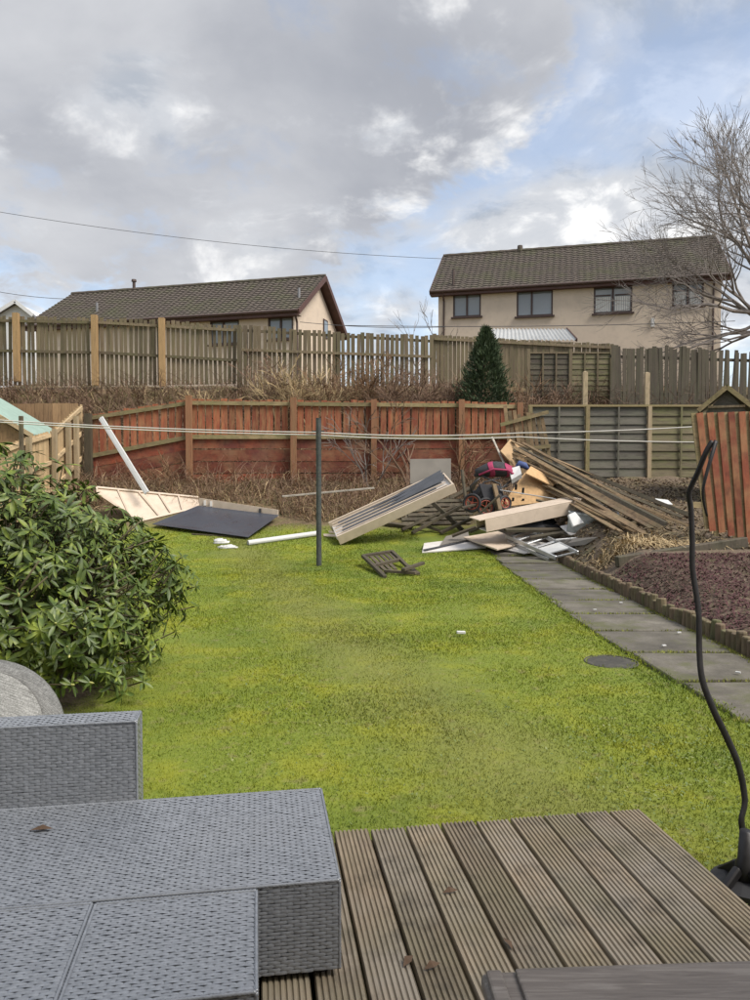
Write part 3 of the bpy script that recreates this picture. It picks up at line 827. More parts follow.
def lattice_panel_fence():
    r = random.Random(24); Y = 23.4
    root = empty('panel_fence', on(5.2, Y)); tag(root, 'dark weathered lap panel fence on the slope beside the conifer', 'fence')
    zt = P(0, 353, Y).z; zb = P(0, 402, Y).z
    xs = [P(p, 400, Y).x for p in (528, 570, 611)]
    for i in range(2):
        x0, x1 = xs[i] + .05, xs[i + 1] - .05; nb = 9; hh = (zt - zb) / nb
        for k in range(nb):
            inst(unit_box('panel_brown' if i else 'fence_dark'), 'board', ((x0 + x1) / 2, Y, zb + k * hh + r.uniform(-.006, .006)), (-R(7), 0, r.gauss(0, .002)), (x1 - x0, .022, hh * 1.06), root)
        for fx in (.33, .67):
            inst(unit_box('fence_grey'), 'batten', (x0 + (x1 - x0) * fx, Y - .04, zb), (0, 0, 0), (.05, .03, zt - zb), root)
    for x in xs: inst(unit_box('fence_grey'), 'post', (x, Y, zb - .3), (0, 0, 0), (.1, .1, zt - zb + .42), root)
    rail(root, 'fence_grey', 528, 353, 611, 353, Y, dy=-.0, w=.07, h=.04)
lattice_panel_fence()
def upper_right_fence():
    r = random.Random(25); Y = 22.6
    root = empty('board_fence', on(9, Y)); tag(root, 'dark grey leaning board fence on the slope behind the shed', 'fence')
    top = [(610, 347), (660, 347), (700, 349), (760, 355), (800, 358)]; bot = [(610, 404), (800, 410)]
    run_pickets(root, 'fence_dark', 612, 800, Y, top, bot, .124, .118, .022, r, .06, .028, .01)
    for y0, y1 in ((356, 362), (392, 398)): rail(root, 'fence_dark', 610, y0, 800, y1, Y, dy=.05)
    for px in (618, 700, 770): post(root, 'fence_dark', px, 412, 352, Y, .12, dy=.12)
upper_right_fence()
def loose_posts():
    for px, t, b_, l in ((585, 372, 406, 'pale new post standing alone behind the grey panel fence, below the dark panels'), (647, 373, 408, 'pale new post standing alone behind the grey panel fence, below the leaning boards')):
        Y = 20.6; p = P(px, t, Y); o = on(p.x, Y, -.2)
        b = MB(); b.box((p.x, Y, (p.z + o.z) / 2), (.13, .12, p.z - o.z)); b.add([(p.x - .065, Y - .06, p.z), (p.x + .065, Y - .06, p.z), (p.x + .065, Y + .06, p.z), (p.x - .065, Y + .06, p.z), (p.x, Y, p.z + .03)], [(0, 1, 4), (1, 2, 4), (2, 3, 4), (3, 0, 4)])
        tag(b.build('fence_post', 'post_pale', bevel=.008), l, 'post')
loose_posts()
def red_fence():
    r = random.Random(26); Y = 20.0
    root = empty('red_fence', on(-2, Y)); tag(root, 'faded red fence, pickets over horizontal boards, along the back of the garden', 'fence')
    top = [(92, 414), (186, 400), (190, 399), (500, 402), (520, 403)]; mid = [(92, 456), (186, 437), (190, 437), (520, 437)]
    bot = [(92, 500), (190, 482), (520, 480)]
    mids = [(a, b_ + 1.5) for a, b_ in mid]
    run_pickets(root, 'fence_red', 95, 520, Y, top, mids, .2, .168, .022, r, .025, .012)
    secs = [(93, 190), (190, 294), (294, 374), (374, 461), (461, 521)]
    for a, c in secs:
        ya, yc = lerp_tab(top, a + .01), lerp_tab(top, c - .01)
        if a == 190: ya = 399
        rail(root, 'rail_green', a, ya + 4, c, yc + 4, Y, dy=-.055, h=.1)
        m0, m1 = lerp_tab(mid, a), lerp_tab(mid, c)
        rail(root, 'rail_green', a, m0, c, m1, Y, dy=-.055, h=.11)
        for k in range(4):
            f0 = (k + .5) / 4; b0, b1 = lerp_tab(bot, a) + 4, lerp_tab(bot, c) + 4
            o0, o1 = m0 + (b0 - m0) * f0, m1 + (b1 - m1) * f0
            b = MB(); h = (b0 - m0) / 4 / F * Y * .93
            b.beam(P(a, o0, Y) + Vector((0, -.01 * (k % 2), r.uniform(-.012, .012))), P(c, o1, Y) + Vector((0, -.01 * (k % 2), r.uniform(-.012, .012))), .024, h)
            b.build('board', 'board_red', root)
    for px, t in ((190, 396), (294, 398), (374, 400), (461, 400), (519, 403)):
        post(root, 'post_brown', px, 492, t, Y, .15, dy=-.14)
    post(root, 'timber_dark', 90, 500, 414, Y, .17, dy=-.14)
red_fence()
def grey_panel_fence():
    r = random.Random(27); Y = 19.3
    root = empty('lap_fence', on(6, Y)); tag(root, 'grey and brown lap panel fence beyond the bare soil, four bays', 'fence')
    zt = P(0, 407, Y).z; zb = P(0, 477, Y).z
    pxs = [530, 587, 649, 712]; mats = ['panel_grey', 'panel_grey', 'panel_brown']
    xs = [P(p, 440, Y).x for p in pxs]
    for i in range(3):
        x0, x1 = xs[i] + .06, xs[i + 1] - .06; nb = 8; hh = (zt - zb) / nb
        for k in range(nb):
            inst(unit_box(mats[i]), 'board', ((x0 + x1) / 2, Y, zb + k * hh + r.uniform(-.008, .008)), (-R(8), 0, r.gauss(0, .002)), (x1 - x0, .02, hh * 1.07), root)
        inst(unit_box('panel_brown' if i == 2 else 'panel_grey'), 'batten', ((x0 + x1) / 2, Y - .045, zb), (0, 0, 0), (.045, .03, zt - zb), root)
    for i, x in enumerate(xs): inst(unit_box('post_pale' if i == 2 else 'rail_green'), 'post', (x, Y - .02, zb - .4), (0, 0, 0), (.1, .1, zt - zb + .42), root)
    inst(unit_box('rail_green'), 'rail', ((xs[0] + xs[-1]) / 2, Y - .01, zt + .005), (0, 0, 0), (xs[-1] - xs[0] + .1, .09, .05), root)
grey_panel_fence()
def broken_fence():
    r = random.Random(28); Y = 19.0
    root = empty('broken_fence', on(3.6, Y)); tag(root, 'broken leaning brown picket panel at the end of the red fence', 'fence')
    for k in range(9):
        px = 505 + k * 4.6; t = 408 + 2.2 * k * (1 if k < 5 else .6) + r.uniform(-3, 3)
        p1 = P(px, t, Y); p0 = P(px + 9 + r.uniform(-2, 2), 474, Y)
        b = MB(); b.beam(p0, p1, .09, .022, Vector((0, 1, 0))); b.build('picket', 'timber_mid', root)
    for (a, b_, c, d) in ((500, 425, 548, 412), (502, 452, 550, 446)):
        rail(root, 'rail_green', a, b_, c, d, Y, dy=-.05, h=.09)
broken_fence()
def left_fence():
    """pale new fence down the left boundary, stepping down with the slope; sections run along Y"""
    r = random.Random(29); X = -7.75
    root = empty('pale_fence', on(X, 17)); tag(root, 'new pale timber fence running down the left boundary behind the rhododendron', 'fence')
    def Yof(px): return X / ((px - CX) / F)
    secs = [(-40, -1, 448, 441), (2, 26, 447, 438), (26.5, 51, 438, 431), (53, 83, 431, 404)]
    for a, c, ta, tc_ in secs:
        ya, yc = Yof(a), Yof(c)
        za, zc = P(a, ta, ya).z, P(c, tc_, yc).z
        y = ya
        while y < yc:
            f_ = (y - ya) / (yc - ya); zt = za + (zc - za) * f_
            z0 = float(hz(X, y)) - .1
            inst(unit_box('pine_new'), 'picket', (X - .045, y + .07, z0), (r.gauss(0, .004), 0, r.gauss(0, .02)), (.02, .128, zt - z0), root)
            y += .142
        for dz in (-.10, -.75, -1.4):
            b = MB(); b.beam((X, ya, za + dz), (X, yc, zc + dz), .05, .09); b.build('rail', 'pine_rail', root)
    for px, t in ((26, 437), (52, 429), (66, 422), (74, 416)):
        y = Yof(px); p = P(px, t, y); z0 = float(hz(X, y)) - .2
        inst(unit_box('post_pale'), 'post', (X + .08, y, z0), (0, 0, 0), (.1, .11, p.z - z0), root)
left_fence()
def tan_fence():
    r = random.Random(30); Y = 21.0
    root = empty('tan_fence', on(-10, Y)); tag(root, 'tan brown close board fence in the left neighbour\'s garden', 'fence')
    x = -13.0
    while x < P(82, 400, Y).x:
        z1 = P(0, 403.5, Y).z; picket('fence_tan', 'board', x, Y, z1 - 1.7, z1 + r.uniform(-.01, .01), .235, .02, root); x += .243
    b = MB(); z1 = P(0, 415, Y).z; b.beam((-13, Y + .05, z1), (P(82, 400, Y).x, Y + .05, z1), .05, .08); b.build('rail', 'fence_tan', root)
tan_fence()
def left_shed():
    # neighbour's shed: green felt roof sloping down to the right, seen over the pale fence
    Y0, Y1 = 18.15, 20.2
    root = empty('neighbour_shed', on(-10.2, 19)); tag(root, 'neighbour\'s low shed with pale green roof at the left edge', 'shed')
    ridge0 = P(-45, 388, Y0); e0 = P(33, 434, Y0); e1 = Vector((e0.x, Y1, e0.z)); r1 = Vector((ridge0.x, Y1, ridge0.z))
    b = MB(); b.plate([ridge0, e0, e1, r1], .04, Vector((0, 0, 1))); b.build('roof', 'felt_green', root)
    b = MB(); lx = ridge0.x - (e0.x - ridge0.x); b.plate([Vector((lx, Y0, e0.z)), ridge0, r1, Vector((lx, Y1, e0.z))], .04, Vector((0, 0, 1))); b.build('roof', 'felt_green', root)
    b = MB(); z0 = .3
    x0, x1 = lx + .15, e0.x - .15; ze = e0.z - .1
    pts = [(x0, z0), (x1, z0), (x1, ze), (ridge0.x, ridge0.z - .09), (x0, ze)]
    b.plate([Vector((x, Y0 + .12, z)) for x, z in pts], 1.7, Vector((0, -1, 0))); b.build('wall', 'fence_tan', root)
    b = MB(); b.beam(ridge0 + Vector((0, -.02, -.05)), e0 + Vector((0, -.02, -.05)), .03, .1); b.build('bargeboard', 'pine_rail', root)
left_shed()
def red_panel():
    """loose red picket panel at right, nearer than the soil bank"""
    r = random.Random(31); Y = 11.6
    root = empty('red_fence', on(5.4, Y)); tag(root, 'tall red picket panel with green weathered edges at the right edge', 'fence')
    k = 0; px = 694.0
    while px < 800:
        t = 413 - .03 * (px - 694); bt = 530 + (px - 694) * .3 + r.uniform(-3, 3)
        bt = min(bt, 552)
        p0 = P(px + 14 * (1 - (px - 694) / 120), bt, Y); p1 = P(px, t, Y)
        green = k % 2 == 0
        w = .07 if green else .098
        if green: p0 = p0 + Vector((0, .03, r.uniform(-.05, .1))); p1 = p1 + Vector((0, .03, 0))
        b = MB(); b.beam(p0, p1, w, .022, Vector((0, 1, 0))); b.build('picket', 'rail_green' if green else 'fence_red', root)
        px += 5.4 if green else 5.2; k += 1
    for y0 in (424, 505):
        b = MB(); b.beam(P(694, y0, Y) + Vector((0, .05, 0)), P(800, y0, Y) + Vector((0, .05, 0)), .05, .09); b.build('rail', 'rail_green', root)
red_panel()
def right_shed():
    Y = 15.5
    ap = P(727, 384, Y); le = P(701, 407, Y); dx = (ap.x - le.x) * 1.02
    root = empty('garden_shed', on(ap.x, Y + .6)); tag(root, 'small grey shed with mossy felt roof behind the red picket panel', 'shed')
    w = Vector((.92, -.39, 0)); d = Vector((.39, .92, 0)); up = Vector((0, 0, 1)); dz = ap.z - le.z
    def at(x, y, z): return Vector((ap.x, ap.y, 0)) + w * x + d * y + up * z
    zr, ze = ap.z, le.z; DP = 2.2
    for sx in (-1, 1):
        q = [at(sx * dx, 0, ze), at(0, 0, zr), at(0, DP, zr), at(sx * dx, DP, ze)]
        b = MB(); b.plate(q, .03, up); b.build('roof', 'roof_felt', root)
        b = MB(); b.beam(at(sx * dx, -.02, ze - .06), at(0, -.02, zr - .06), .03, .09); b.build('bargeboard', 'rail_green', root)
        b = MB(); b.add([at(sx * (dx - .16), y, z) for z in (.7, ze - .08) for y in (.15, 2.05) for x in (0,)] , [(0, 1, 3, 2)]); b.build('wall', 'panel_grey', root)
    n = 9; z0, zi = .7, ze - .1; ang = math.atan2(w.y, w.x)
    for k in range(n):
        p = at(0, .15, z0 + (zi - z0) * k / n)
        inst(unit_box('panel_grey'), 'board', p, (R(4), 0, ang), (2 * dx - .3, .02, (zi - z0) / n * 1.06), root)
    b = MB(); b.plate([at(-dx + .14, .15, zi), at(dx - .14, .15, zi), at(0, .15, zr - .12)], .03, -d); b.build('gable', 'panel_grey', root)
    b = MB(); b.beam(at(-.35, .10, zi + .12), at(.35, .10, zi + .12), .03, .045); b.build('trim', 'post_pale', root)
right_shed()

# ================================================================== HOUSES
def tile_roof(name, A, B, C_, D_, root, cols, rows, mat='roof_tile', amp=.03, step=.035):
    """A,B eave left/right; D_,C_ ridge left/right; rows of rolled tiles overlapping down the slope"""
    A, B, C_, D_ = map(Vector, (A, B, C_, D_)); n = (B - A).cross(D_ - A).normalized()
    sub = 4; nu = cols * sub
    V = []; Fc = []
    for r_ in range(rows):
        for e in (0, 1):
            t = (r_ + e) / rows
            l, rt = A.lerp(D_, t), B.lerp(C_, t)
            for i in range(nu + 1):
                u = i / nu
                h = amp * (.5 + .5 * math.cos(2 * math.pi * i / sub)) + (step if e == 0 else 0) + .006 * mnoise.noise(Vector((i * .7, r_ * 3.3, 0)))
                V.append(l.lerp(rt, u) + n * h)
    w = nu + 1
    for r_ in range(rows):
        b0 = r_ * 2 * w
        for i in range(nu): Fc.append((b0 + i, b0 + i + 1, b0 + w + i + 1, b0 + w + i))
        if r_ < rows - 1:
            for i in range(nu): Fc.append((b0 + w + i, b0 + w + i + 1, b0 + 2 * w + i + 1, b0 + 2 * w + i))
    m = MB(); m.add(V, Fc); o = m.build(name, mat, root)
    # underside
    m = MB(); m.plate([A - n * .01, B - n * .01, C_ - n * .01, D_ - n * .01], .08, n); m.build('roof_deck', 'fascia_brown', o)
    return o
def wall_holes(O, u, n, z0, z1, u0, u1, holes, t=.12):
    """front wall sheet with rectangular openings and reveals; O base point, u along, n outward"""
    us = sorted({u0, u1, *[h[0] for h in holes], *[h[1] for h in holes]}); zs = sorted({z0, z1, *[h[2] for h in holes], *[h[3] for h in holes]})
    b = MB(); P_ = lambda a, z, d=0: Vector((O.x, O.y, 0)) + u * a - n * d + Vector((0, 0, z))
    for i in range(len(us) - 1):
        for j in range(len(zs) - 1):
            ca, cz = (us[i] + us[i + 1]) / 2, (zs[j] + zs[j + 1]) / 2
            if any(h[0] < ca < h[1] and h[2] < cz < h[3] for h in holes): continue
            b.add([P_(us[i], zs[j]), P_(us[i + 1], zs[j]), P_(us[i + 1], zs[j + 1]), P_(us[i], zs[j + 1])], [(0, 1, 2, 3)])
    for a0, a1, c0, c1 in holes:
        for (p, q) in (((a0, c0), (a1, c0)), ((a1, c0), (a1, c1)), ((a1, c1), (a0, c1)), ((a0, c1), (a0, c0))):
            b.add([P_(*p), P_(*q), P_(*q, t), P_(*p, t)], [(0, 1, 2, 3)])
    return b
def window(root, O, u, n, h, split, curtain=False, label=None):
    a0, a1, c0, c1 = h; P_ = lambda a, z, d=0: Vector((O.x, O.y, 0)) + u * a - n * d + Vector((0, 0, z))
    b = MB(); fw = .075; d = .06
    up = Vector((0, 0, 1))
    def bar(p, q, w=fw): b.beam(p, q, .07, w, up if abs((q - p).normalized().z) < .5 else u)
    bar(P_(a0, c0 + fw / 2, d), P_(a1, c0 + fw / 2, d)); bar(P_(a0, c1 - fw / 2, d), P_(a1, c1 - fw / 2, d))
    e = .002
    bar(P_(a0 + fw / 2, c0 + fw + e, d), P_(a0 + fw / 2, c1 - fw - e, d)); bar(P_(a1 - fw / 2, c0 + fw + e, d), P_(a1 - fw / 2, c1 - fw - e, d))
    xs = [a0] + [a0 + (a1 - a0) * f_ for f_ in split] + [a1]
    for x in xs[1:-1]: bar(P_(x, c0 + fw + e, d), P_(x, c1 - fw - e, d), .09)
    if curtain == 'top':
        zz = c0 + (c1 - c0) * .68
        for x0, x1 in zip(xs[:-1], xs[1:]): bar(P_(x0 + .09, zz, d), P_(x1 - .09, zz, d), .05)
    w = b.build('window', 'frame_brown', root)
    for x0, x1 in zip(xs[:-1], xs[1:]):
        g = MB(); g.plate([P_(x0 + .04, c0 + .05, d + .02), P_(x1 - .04, c0 + .05, d + .02), P_(x1 - .04, c1 - .05, d + .02), P_(x0 + .04, c1 - .05, d + .02)], .012, n)
        g.build('pane', 'window_glass', w)
        # blinds hang just inside, in front of the opaque pane body
        if curtain:
            k = 7
            for q in range(k):
                xx = x0 + .09 + (x1 - x0 - .18) * (q + .5) / k
                wd = (x1 - x0 - .18) / k * (.8 if curtain == 'top' else .42)
                if curtain != 'top' and 1 < q < 5: continue
                g = MB(); g.plate([P_(xx - wd / 2, c0 + .1, d + .012), P_(xx + wd / 2, c0 + .1, d + .016), P_(xx + wd / 2, c1 - .12 - (c1 - c0) * (.28 if curtain == 'top' else 0), d + .016), P_(xx - wd / 2, c1 - .12 - (c1 - c0) * (.28 if curtain == 'top' else 0), d + .012)], .004, n)
                g.build('blind_slat', 'curtain', w)
    s_ = MB(); s_.beam(P_(a0 - .08, c0 - .04, -.04), P_(a1 + .08, c0 - .04, -.04), .2, .07); s_.build('sill', 'frame_brown', w)
    return w
def plane_hit(px, py, O, n):
    d = ray(px, py); t = (O - CAM).dot(n) / d.dot(n); return CAM + d * t

def right_house():
    E0, E1 = P(430, 291.5, 36.5), P(732, 274, 33.2)
    zE = (E0.z + E1.z) / 2; E0.z = E1.z = zE
    u = (E1 - E0); L_ = u.length; u.normalize(); v = Vector((-u.y, u.x, 0)); n = -v
    rise, run = 2.75, 4.0; g = 5.1
    root = empty('house', (*(E0 + (E1 - E0) / 2).xy, g)); tag(root, 'two storey beige rendered house with mossy brown tiled roof, four upper windows', 'house')
    up = Vector((0, 0, 1))
    R0, R1 = E0 + v * run + up * rise, E1 + v * run + up * rise
    B0, B1 = E0 + v * 2 * run, E1 + v * 2 * run
    ro = tile_roof('roof', E0, E1, R1, R0, root, 46, 19)
    tile_roof('roof', B1, B0, R0, R1, root, 46, 8)
    m = MB(); m.tube([R0 + up * .03 + (R1 - R0) * i / 40 for i in range(41)], [.12 if i % 2 else .105 for i in range(41)], 8); m.build('ridge_tile', 'roof_tile', ro)
    for px in (520,):
        c = plane_hit(px, 252, R0, n); m = MB(); m.tube([Vector((c.x, c.y, R0.z)), Vector((c.x, c.y, R0.z + .3))], [.16, .13], 8); m.build('vent', 'roof_tile', ro)
    O = E0 + v * .35 + u * .35; W = L_ - .7
    def hole(a, b_, c, d):
        p, q = plane_hit(a, d, O, n), plane_hit(b_, c, O, n)
        return ((p - O).dot(u), (q - O).dot(u), p.z, q.z)
    specs = [((453, 481, 292, 317.5), [.5], False), ((516.5, 553, 289, 317), [.42], False), ((593.5, 632.5, 285, 314), [.5], 'top'), ((672, 704, 281, 307), [.5], 'top')]
    holes = []
    for s_, sp, cu in specs: holes.append(hole(*s_))
    # level the pairs
    zt = zE - .28
    m = wall_holes(O, u, n, g - .3, zE + .02, 0, W, holes); m.build('wall', 'render_beige', root)
    for s_, h in zip(specs, holes): window(root, O, u, n, h, s_[1], s_[2])
    P_ = lambda a, z, d=0: Vector((O.x, O.y, 0)) + u * a + v * d + up * z
    # side and back walls
    dp = 2 * run - .7
    for a in (0, W):
        m = MB(); m.add([P_(a, g - .3, 0), P_(a, g - .3, dp), P_(a, zE, dp), P_(a, zE + rise - .25, dp / 2), P_(a, zE, 0)], [(0, 1, 2, 3, 4)]); m.build('gable_wall', 'render_beige', root)
    m = MB(); m.add([P_(0, g - .3, dp), P_(W, g - .3, dp), P_(W, zE, dp), P_(0, zE, dp)], [(0, 1, 2, 3)]); m.build('wall', 'render_beige', root)
    m = MB(); m.add([P_(0, g + .5, .14), P_(W, g + .5, .14), P_(W, zE - .1, .14), P_(0, zE - .1, .14)], [(0, 1, 2, 3)]); m.build('dark_backing', 'inside_dark', root)  # near-black sheet added to read as the unlit rooms
    # fascia, soffit, gutter, downpipes
    m = MB(); m.beam(E0 + up * -.1 + v * .03, E1 + up * -.1 + v * .03, .03, .2); m.build('fascia', 'fascia_brown', root)
    m = MB(); m.add([E0 - up * .19 + v * .02, E1 - up * .19 + v * .02, E1 - up * .19 + v * .4, E0 - up * .19 + v * .4], [(0, 1, 2, 3)]); m.build('soffit', 'fascia_brown', root)
    m = MB(); m.tube([E0 - up * .02 - v * .06, E1 - up * .02 - v * .06], .07, 8); m.build('gutter', 'gutter_brown', root)
    for px in (444, 713):
        c = plane_hit(px, 310, O, n); p = c - v * .06
        m = MB(); m.tube([Vector((p.x, p.y, g)), Vector((p.x, p.y, zE - .45)), Vector((p.x, p.y, zE - .4)) - v * .06, Vector((p.x, p.y, zE - .06)) - v * .3], .045, 8); m.build('downpipe', 'gutter_brown', root)
    for E, Rr, Bb in ((E0, R0, B0), (E1, R1, B1)):
        s_ = -1 if E is E0 else 1
        m = MB(); m.beam(E - up * .06 + u * s_ * .02, Rr - up * .06 + u * s_ * .02, .03, .2); m.beam(Rr - up * .06 + u * s_ * .02, Bb - up * .06 + u * s_ * .02, .03, .2); m.build('bargeboard', 'fascia_brown', root)
    c = plane_hit(652.5, 323, O, n); m = MB(); m.box(c - v * .06, (.16, .12, .4)); m.build('meter_box', 'white_plastic', root, bevel=.02)
    # lead flashing / soil vent at the left
    c = plane_hit(447, 280, E0, n); m = MB(); m.tube([E0 + v * .5 + u * 1.05 + up * .2, E0 + v * .5 + u * 1.05 + up * 1.1], .06, 8); m.build('vent_pipe', 'gutter_brown', root)
    return O, u, v
right_house()
def lean_to():
    Y = 30.0
    a, b_, c, d = P(483, 340, Y), P(576, 340, Y), P(566, 329, Y + 2.4), P(487, 329, Y + 2.4)
    root = empty('lean_to', on((a.x + b_.x) / 2, Y + 1)); tag(root, 'outbuilding with pale corrugated roof below the beige house windows', 'outbuilding')
    m = MB(); n = 22; V = []; Fc = []
    k = n * 4
    for i in range(k + 1):
        t = i / k; h = .035 * math.cos(2 * math.pi * i / 4)
        V += [a.lerp(b_, t) + Vector((0, 0, h)), d.lerp(c, t) + Vector((0, 0, h))]
    for i in range(k): Fc.append((2 * i, 2 * i + 2, 2 * i + 3, 2 * i + 1))
    m.add(V, Fc); m.build('roof', 'corrugated', root, smooth=True)
    m = MB(); m.beam(b_ + Vector((.03, 0, 0)), c + Vector((.03, 0, 0)), .06, .12); m.build('bargeboard', 'fascia_brown', root)
    m = MB(); m.box(((a.x + b_.x) / 2, Y + 1.3, a.z - 1.2), (b_.x - a.x - .3, 2.2, 2.3)); m.build('wall', 'fence_grey', root)
lean_to()
def left_house():
    C0 = P(298.5, 310, 33.0)                           # near right eave corner
    ang = R(15)
    u = Vector((-math.cos(ang), math.sin(ang), 0)); v = Vector((math.sin(ang), math.cos(ang), 0)); up = Vector((0, 0, 1))
    L_ = 14.2; run, rise = 3.7, 2.35; g = 5.0; zE = C0.z
    E1 = C0; E0 = C0 + u * L_
    root = empty('house', (*(C0 + u * L_ / 2).xy, g)); tag(root, 'long house with brown tiled roof and beige gable behind the orange fence posts', 'house')
    R0, R1 = E0 + v * run + up * rise, E1 + v * run + up * rise
    B0, B1 = E0 + v * 2 * run, E1 + v * 2 * run
    ro = tile_roof('roof', E0, E1, R1, R0, root, 48, 16); tile_roof('roof', B1, B0, R0, R1, root, 48, 8)
    m = MB(); m.tube([R0 + up * .03 + (R1 - R0) * i / 40 for i in range(41)], [.11 if i % 2 else .1 for i in range(41)], 8); m.build('ridge_tile', 'roof_tile', ro)
    n = -v; O = E0 + v * .4 - u * .4; W = L_ - .8; w_ = -u
    def hole(a, b_, c, d):
        p, q = plane_hit(a, d, O, n), plane_hit(b_, c, O, n); return ((p - O).dot(w_), (q - O).dot(w_), p.z, q.z)
    specs = [((210, 239, 319.5, 345), [.45]), ((268, 293, 316, 340), [.5])]
    holes = [hole(*s_[0]) for s_ in specs]
    m = wall_holes(O, w_, n, g - .3, zE + .02, 0, W, holes); m.build('wall', 'render_beige', root)
    for s_, h in zip(specs, holes): window(root, O, w_, n, h, s_[1], False)
    P_ = lambda a, z, d=0: Vector((O.x, O.y, 0)) + w_ * a + v * d + up * z
    dp = 2 * run - .8
    for a in (0, W):
        m = MB(); m.add([P_(a, g - .3, 0), P_(a, g - .3, dp), P_(a, zE, dp), P_(a, zE + rise - .28, dp / 2), P_(a, zE, 0)], [(0, 1, 2, 3, 4)]); m.build('gable_wall', 'render_beige', root)
    m = MB(); m.add([P_(0, g - .3, dp), P_(W, g - .3, dp), P_(W, zE, dp), P_(0, zE, dp)], [(0, 1, 2, 3)]); m.build('wall', 'render_beige', root)
    m = MB(); m.add([P_(0, g + .3, .14), P_(W, g + .3, .14), P_(W, zE - .1, .14), P_(0, zE - .1, .14)], [(0, 1, 2, 3)]); m.build('dark_backing', 'inside_dark', root)  # black sheet standing in for room shade behind these windows
    # gable window
    gp = P_(W + .02, 0, 0); q = plane_hit(325.5, 327, gp, w_)
    m = MB(); 
    for dz, hh in ((0, .9),): m.box(Vector((q.x, q.y, q.z - .1)), (.05, .65, .9), Matrix.Rotation(-ang, 3, 'Z'))
    wn = m.build('window', 'frame_brown', root)
    m = MB(); m.box(Vector((q.x, q.y, q.z - .1)) + w_ * .02, (.03, .5, .75), Matrix.Rotation(-ang, 3, 'Z')); m.build('pane', 'window_glass', wn)
    m = MB(); m.beam(E0 - up * .1 + v * .03, E1 - up * .1 + v * .03, .03, .24); m.build('fascia', 'fascia_brown', root)
    m = MB(); m.add([E0 - up * .2 + v * .02, E1 - up * .2 + v * .02, E1 - up * .2 + v * .42, E0 - up * .2 + v * .42], [(3, 2, 1, 0)]); m.build('soffit', 'fascia_brown', root)
    m = MB(); m.tube([E0 - up * .02 - v * .06, E1 - up * .02 - v * .06], .07, 8); m.build('gutter', 'gutter_brown', root)
    c = plane_hit(297.5, 320, O, n); p = c - v * .06
    m = MB(); m.tube([Vector((p.x, p.y, g)), Vector((p.x, p.y, zE - .45)), Vector((p.x, p.y, zE - .06)) - v * .3], .045, 8); m.build('downpipe', 'gutter_brown', root)
    m = MB(); m.beam(E1 - up * .06 - u * .02, R1 - up * .06 - u * .02, .03, .24); m.build('bargeboard', 'fascia_brown', root)
    m = MB(); m.beam(R1 - up * .06 - u * .02, B1 - up * .06 - u * .02, .03, .24); m.build('bargeboard', 'fascia_brown', root)
    q = plane_hit(134, 287, R0, n); m = MB(); m.tube([Vector((q.x, q.y, R0.z)), Vector((q.x, q.y, R0.z + .42)), Vector((q.x, q.y, R0.z + .44)), Vector((q.x, q.y, R0.z + .55))], [.08, .08, .14, .12], 8); m.build('flue', 'gutter_brown', ro)
    for px, py in ((299, 298), (97, 312)):
        q = plane_hit(px, py, E0 + v * 1.2 + up * .76, (v * -rise + up * run).normalized()); m = MB(); m.tube([q, q + up * .45], .06, 8); m.build('vent_pipe', 'grey_slate', ro)
left_house()
def far_house():
    Y = 48; root = empty('house', (P(10, 310, Y).x, Y + 3, 5.2)); tag(root, 'white gabled house with grey roof just showing at the far left edge', 'house')
    ap = P(18, 301, Y); re_ = P(36, 315, Y); dx = re_.x - ap.x; le = Vector((ap.x - dx * 2.2, Y, re_.z - .6))
    bk = Vector((-1.5, 7, 0))
    m = MB(); m.plate([le + Vector((.2, 0, 0)), Vector((le.x + .2, Y, 4.8)), Vector((re_.x - .2, Y, 4.8)), re_ + Vector((-.2, 0, -.1)), ap + Vector((0, 0, -.15))], 6, Vector((0, -1, 0))); m.build('wall', 'render_white', root)
    m = MB(); f0 = Vector((0, -.4, 0)); m.plate([ap + f0, re_ + f0, re_ + bk, ap + bk], .15, Vector((0, 0, 1))); m.build('roof', 'grey_slate', root)
    m = MB(); m.plate([le + f0, ap + f0, ap + bk, le + bk], .15, Vector((0, 0, 1))); m.build('roof', 'grey_slate', root)
    m = MB(); m.beam(ap + f0 * 1.06 + Vector((0, 0, -.1)), re_ + f0 * 1.06 + Vector((0, 0, -.1)), .05, .22); m.beam(le + f0 * 1.06 + Vector((0, 0, -.1)), ap + f0 * 1.06 + Vector((0, 0, -.1)), .05, .22); m.build('bargeboard', 'render_white', root)
far_house()
def own_house():
    b = MB(); b.box(Vector((0, -.75, 2.25)), (13, .3, 4.7), Matrix.Rotation(DA, 3, 'Z'))  # unseen own house behind the camera; wall height set to shade the seats
    tag(b.build('house_wall', 'render_beige'), kind='structure')
own_house()

